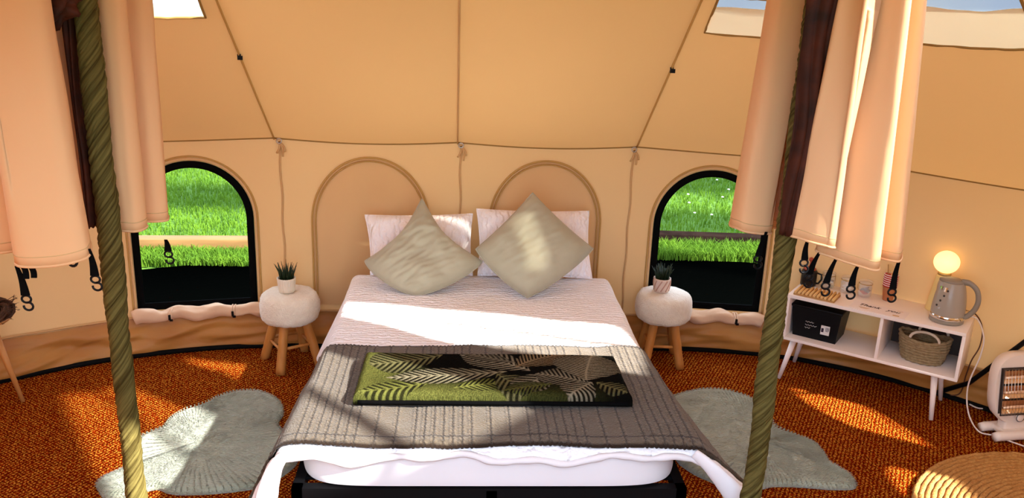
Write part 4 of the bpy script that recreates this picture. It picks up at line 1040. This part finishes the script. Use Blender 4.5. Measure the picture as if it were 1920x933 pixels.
# kettle
kt = thing('kettle', 'taupe electric kettle with chrome band on the unit top', 'kettle', cw(.832, .140, ZT), CROT-.12); kt.scale = (.93, .93, 1.0)
mb = MB(); mb.lathe([(.001, 0), (.088, 0), (.094, .005), (.094, .02), (.091, .024)], 48); mb.build('base', 'grey_plastic', kt)
mb = MB(); mb.lathe([(.0935, .024), (.0955, .027), (.0945, .044), (.092, .047)], 48); mb.build('chrome_band', 'chrome', kt)
mb = MB(); mb.lathe([(p[0], p[1]) for p in catmull([(.092, .046), (.091, .09), (.084, .15), (.072, .20), (.061, .228)], 5)], 48)
mb.v = [((x-.022*max(0, (z-.17)/.06)*max(0, -x/.08)**2 if x < 0 else x), y, z) for x, y, z in mb.v]; mb.build('body', 'kettle_taupe', kt)
mb = MB(); mb.lathe([(.061, .226), (.059, .236), (.04, .244), (.001, .247)], 40); mb.v = [((x-.016*max(0, -x/.06)**2 if x < 0 else x), y, z) for x, y, z in mb.v]; mb.build('lid', 'grey_plastic', kt)
hp = catmull([(.045, 0, .236), (.09, 0, .236), (.132, 0, .205), (.148, 0, .15), (.138, 0, .10), (.112, 0, .06), (.092, 0, .045)], 6)
mb = MB(); mb.tube(hp, [.017]*6+[.015]*(len(hp)-6), 14, squash=.75); mb.build('handle', 'grey_plastic', kt)
mb = MB(); mb.grid(lambda u, v: ((.0885-.014*v)*1.0*math.cos(-PI/2-1.05+.75*u+.25*v), (.0905-.0185*v)*1.02*math.sin(-PI/2-1.05+.75*u+.25*v), .085+.12*v), 16, 10); mb.build('water_gauge', 'chrome', kt)
for k in range(4):
    a = -PI/2-.55+.32*k*.55; z = .10+.030*k; r = lerp(.0925, .079, (z-.085)/.12); mb = MB(); mb.lathe([(.0065, 0), (.005, .003), (.001, .0035)], 10); mb.v = [(r*math.cos(a)+x, r*math.sin(a)-q, z+y) for x, y, q in mb.v]; mb.build('gauge_dot', 'heater_dark', kt)

# globe lamp behind the kettle
lp = thing('globe_lamp', 'glowing round globe lamp on a cream cone base behind the kettle', 'lamp', cw(.765, .298, ZT))
mb = MB(); mb.lathe([(.001, 0), (.066, 0), (.068, .006), (.040, .20), (.036, .21), (.001, .212)], 40); mb.build('cone_base', 'lamp_cream', lp)
mb = MB(); mb.lathe([(.034, .21), (.036, .216), (.030, .225), (.001, .226)], 32); mb.build('collar', 'brass', lp)
mb = MB(); mb.lathe([(max(.001, .068*math.sin(PI*k/20)), .285-.064*math.cos(PI*k/20)) for k in range(21)], 40); mb.build('globe', 'globe', lp)

# cords
def cord(name, pts, r, m, label):
    mb = MB(); mb.tube([Vector(p) for p in catmull(pts, 8)], r, 8); return tag(mb.build(name, m), label, 'cord')
k0 = Vector(cw(.90, .20, ZT+.008))
cord('power_cord', [k0, Vector(cw(.965, .24, ZT+.02)), Vector(cw(1.02, .24, .47)), Vector(cw(1.025, .22, .36)), Vector(cw(1.0, .16, .2)), Vector(cw(1.03, .08, .08)), Vector(cw(1.10, .0, .02)), (2.90, 1.33, .012), (3.02, 1.20, .012), (3.2, 1.1, .012)], .0042, 'cord_white', 'white power cord dropping from the kettle to the floor by the heater')
cord('lamp_cord', [Vector(cw(.83, .35, ZT+.012)), Vector(cw(.94, .34, ZT+.014)), Vector(cw(1.0, .30, .50)), Vector(cw(1.01, .27, .40)), Vector(cw(.985, .25, .31)), Vector(cw(.97, .30, .20)), Vector(cw(.95, .36, .05)), Vector(cw(.85, .38, .012))], .0036, 'cord_brown', 'brown lamp cord hanging behind the right end of the unit')
cord('extension_cord', [Vector(cw(.90, .40, .012)), Vector(cw(.99, .36, .012)), Vector(cw(1.06, .32, .012)), Vector(cw(1.12, .36, .012))], .0042, 'cord_white', 'short pale extension cord lying on the floor under the unit')

# black metal strut leaning on the right wall
mb = MB(); mb.tube([(2.84, 1.83, .02), (2.93, 1.69, .15), (3.02, 1.43, .52), (3.19, .96, 1.17)], .0135, 10); tag(mb.build('metal_strut', 'black_metal'), 'black metal strut leaning against the right wall behind the heater', 'pole')

# ------------------------------------------------------------------ heater
ht = thing('quartz_heater', 'white oval quartz heater with grille at the right edge', 'heater', (3.03, 1.37, 0), .12)
def oval(n, rx, rz, p=2.6):
    out = []
    for k in range(n):
        a = 2*PI*k/n; c, s = math.cos(a), math.sin(a); out.append((rx*math.copysign(abs(c)**(2/p), c), rz*math.copysign(abs(s)**(2/p), s)))
    return out
def tilt(v): # lean the head back a little
    return (v[0], v[1]+(v[2]-.1)*.16, v[2])
ov = oval(64, .185, .190, 3.2); mb = MB(); vs = []
for yy, k in ((.05, .86), (.03, .96), (-.02, 1.0), (-.035, .97), (-.035, .90)):
    vs += [tilt((x*k, yy, .275+z*k)) for x, z in ov]
fs = [(j*64+i, j*64+(i+1) % 64, (j+1)*64+(i+1) % 64, (j+1)*64+i) for j in range(4) for i in range(64)]+[tuple(range(64))]
mb.add(vs, fs); mb.build('housing', 'heater_white', ht, angle=50)
mb = MB(); vs = [tilt((x*.90, -.034, .275+z*.90)) for x, z in ov]; mb.add(vs, [tuple(range(64))]); fc = mb.build('face_plate', 'heater_white', ht, smooth=False)
gx, gz0, gz1 = .158, .150, .395
mb = MB(); mb.add([tilt(v) for v in ((-gx, -.037, gz0), (gx, -.037, gz0), (gx, -.037, gz1), (-gx, -.037, gz1))], [(0, 1, 2, 3)]); mb.build('cavity', 'heater_dark', ht, smooth=False)
for k in range(3):
    z = gz0+.04+k*.080; mb = MB(); mb.grid(lambda u, v: tilt((lerp(-gx+.01, gx-.01, u), -.040-.012*(abs(v*2-1)**2), z-.034+.068*v)), 6, 9); mb.build('reflector', 'reflector', ht)
    mb = MB(); mb.tube([tilt((-gx+.012, -.055, z)), tilt((gx-.012, -.055, z))], .0085, 10); mb.build('quartz_tube', 'quartz', ht)
for k in range(17):
    x = lerp(-gx+.006, gx-.006, k/16); mb = MB(); mb.tube([tilt((x, -.062, gz0)), tilt((x, -.070, (gz0+gz1)/2)), tilt((x, -.062, gz1))], .0013, 5); mb.build('grille_wire', 'chrome', ht)
mb = MB(); mb.tube([tilt(v) for v in ((-gx, -.058, gz0), (gx, -.058, gz0), (gx, -.058, gz1), (-gx, -.058, gz1))], .005, 6, closed=True); mb.build('grille_frame', 'heater_dark', ht)
mb = MB(); mb.lathe([(.022, 0), (.022, .012), (.018, .016), (.001, .016)], 24); mb.v = [tilt((x-.03, -.038-z, .128+y)) for x, y, z in mb.v]; mb.build('knob', 'heater_white', ht)
mb = MB(); mb.tube([(-.03+.024*math.cos(a), -.047, .128+.024*math.sin(a)) for a in [2*PI*k/20 for k in range(20)]], .002, 5, closed=True); mb.build('knob_ring', 'heater_dark', ht)
mb = MB(); mb.box((0, .0, .075), (.20, .06, .06), bev=.012); mb.build('neck', 'heater_white', ht)
for y in (-.06, .05):
    mb = MB(); mb.tube([(-.175, y, .028), (-.15, y, .032), (.15, y, .032), (.175, y, .028)], [.024, .026, .026, .024], 14); mb.build('foot', 'heater_white', ht)
mb = MB(); mb.box((0, 0, .04), (.24, .13, .03), bev=.01); mb.build('base', 'heater_white', ht)

# ------------------------------------------------------------------ stand with dried wreath at the left edge
st = thing('tripod_stand', 'wooden stand with tapered legs at the left edge', 'stand', (-2.50, 1.74, 0))
mb = MB(); mb.lathe([(.001, .44), (.15, .44), (.158, .447), (.158, .456), (.15, .462), (.001, .462)], 40); mb.build('stand_top', 'pine', st)
for a in (-.29, PI*2/3-.29, PI*4/3-.29):
    mb = MB(); mb.tube([(.208*math.cos(a), .208*math.sin(a), 0), (.07*math.cos(a), .07*math.sin(a), .445)], [.010, .022], 12); mb.build('leg', 'pine', st)
wr = thing('dried_wreath', 'dark dried twig wreath on the wooden stand', 'wreath', (-2.455, 1.70, .462))
mb = MB()
for k in range(26):
    ph = random.uniform(0, 2*PI); tw = random.choice((2, 3, 4)); rr = random.uniform(.018, .04)
    mb.tube([((.115+rr*math.cos(tw*a+ph))*math.cos(a), (.115+rr*math.cos(tw*a+ph))*math.sin(a)*.9, .045+rr*math.sin(tw*a+ph)) for a in [2*PI*i/40 for i in range(40)]], random.uniform(.003, .006), 5, closed=True)
mb.build('twig_ring', 'twig', wr)
mb = MB()
for k in range(70):
    a = random.uniform(-1.2, 1.2) if k % 2 else random.uniform(0, 2*PI); r = .13; p = Vector((r*math.cos(a), r*math.sin(a)*.9, .045+random.uniform(-.03, .04))); d = Vector((math.cos(a), math.sin(a), random.uniform(-.8, 1.5))).normalized()*random.uniform(.02, .055)
    mb.tube([p, p+d*.6+Vector((0, 0, .004)), p+d], [.0018, .0014, .0006], 4)
    for q in range(2):
        e = p+d*random.uniform(.5, 1); mb.tube([e, e+Vector((random.uniform(-.012, .012), random.uniform(-.012, .012), random.uniform(-.008, .014)))], [.0025, .0008], 4)
g = mb.build('sprigs', 'twig', wr); g['kind'] = 'stuff'
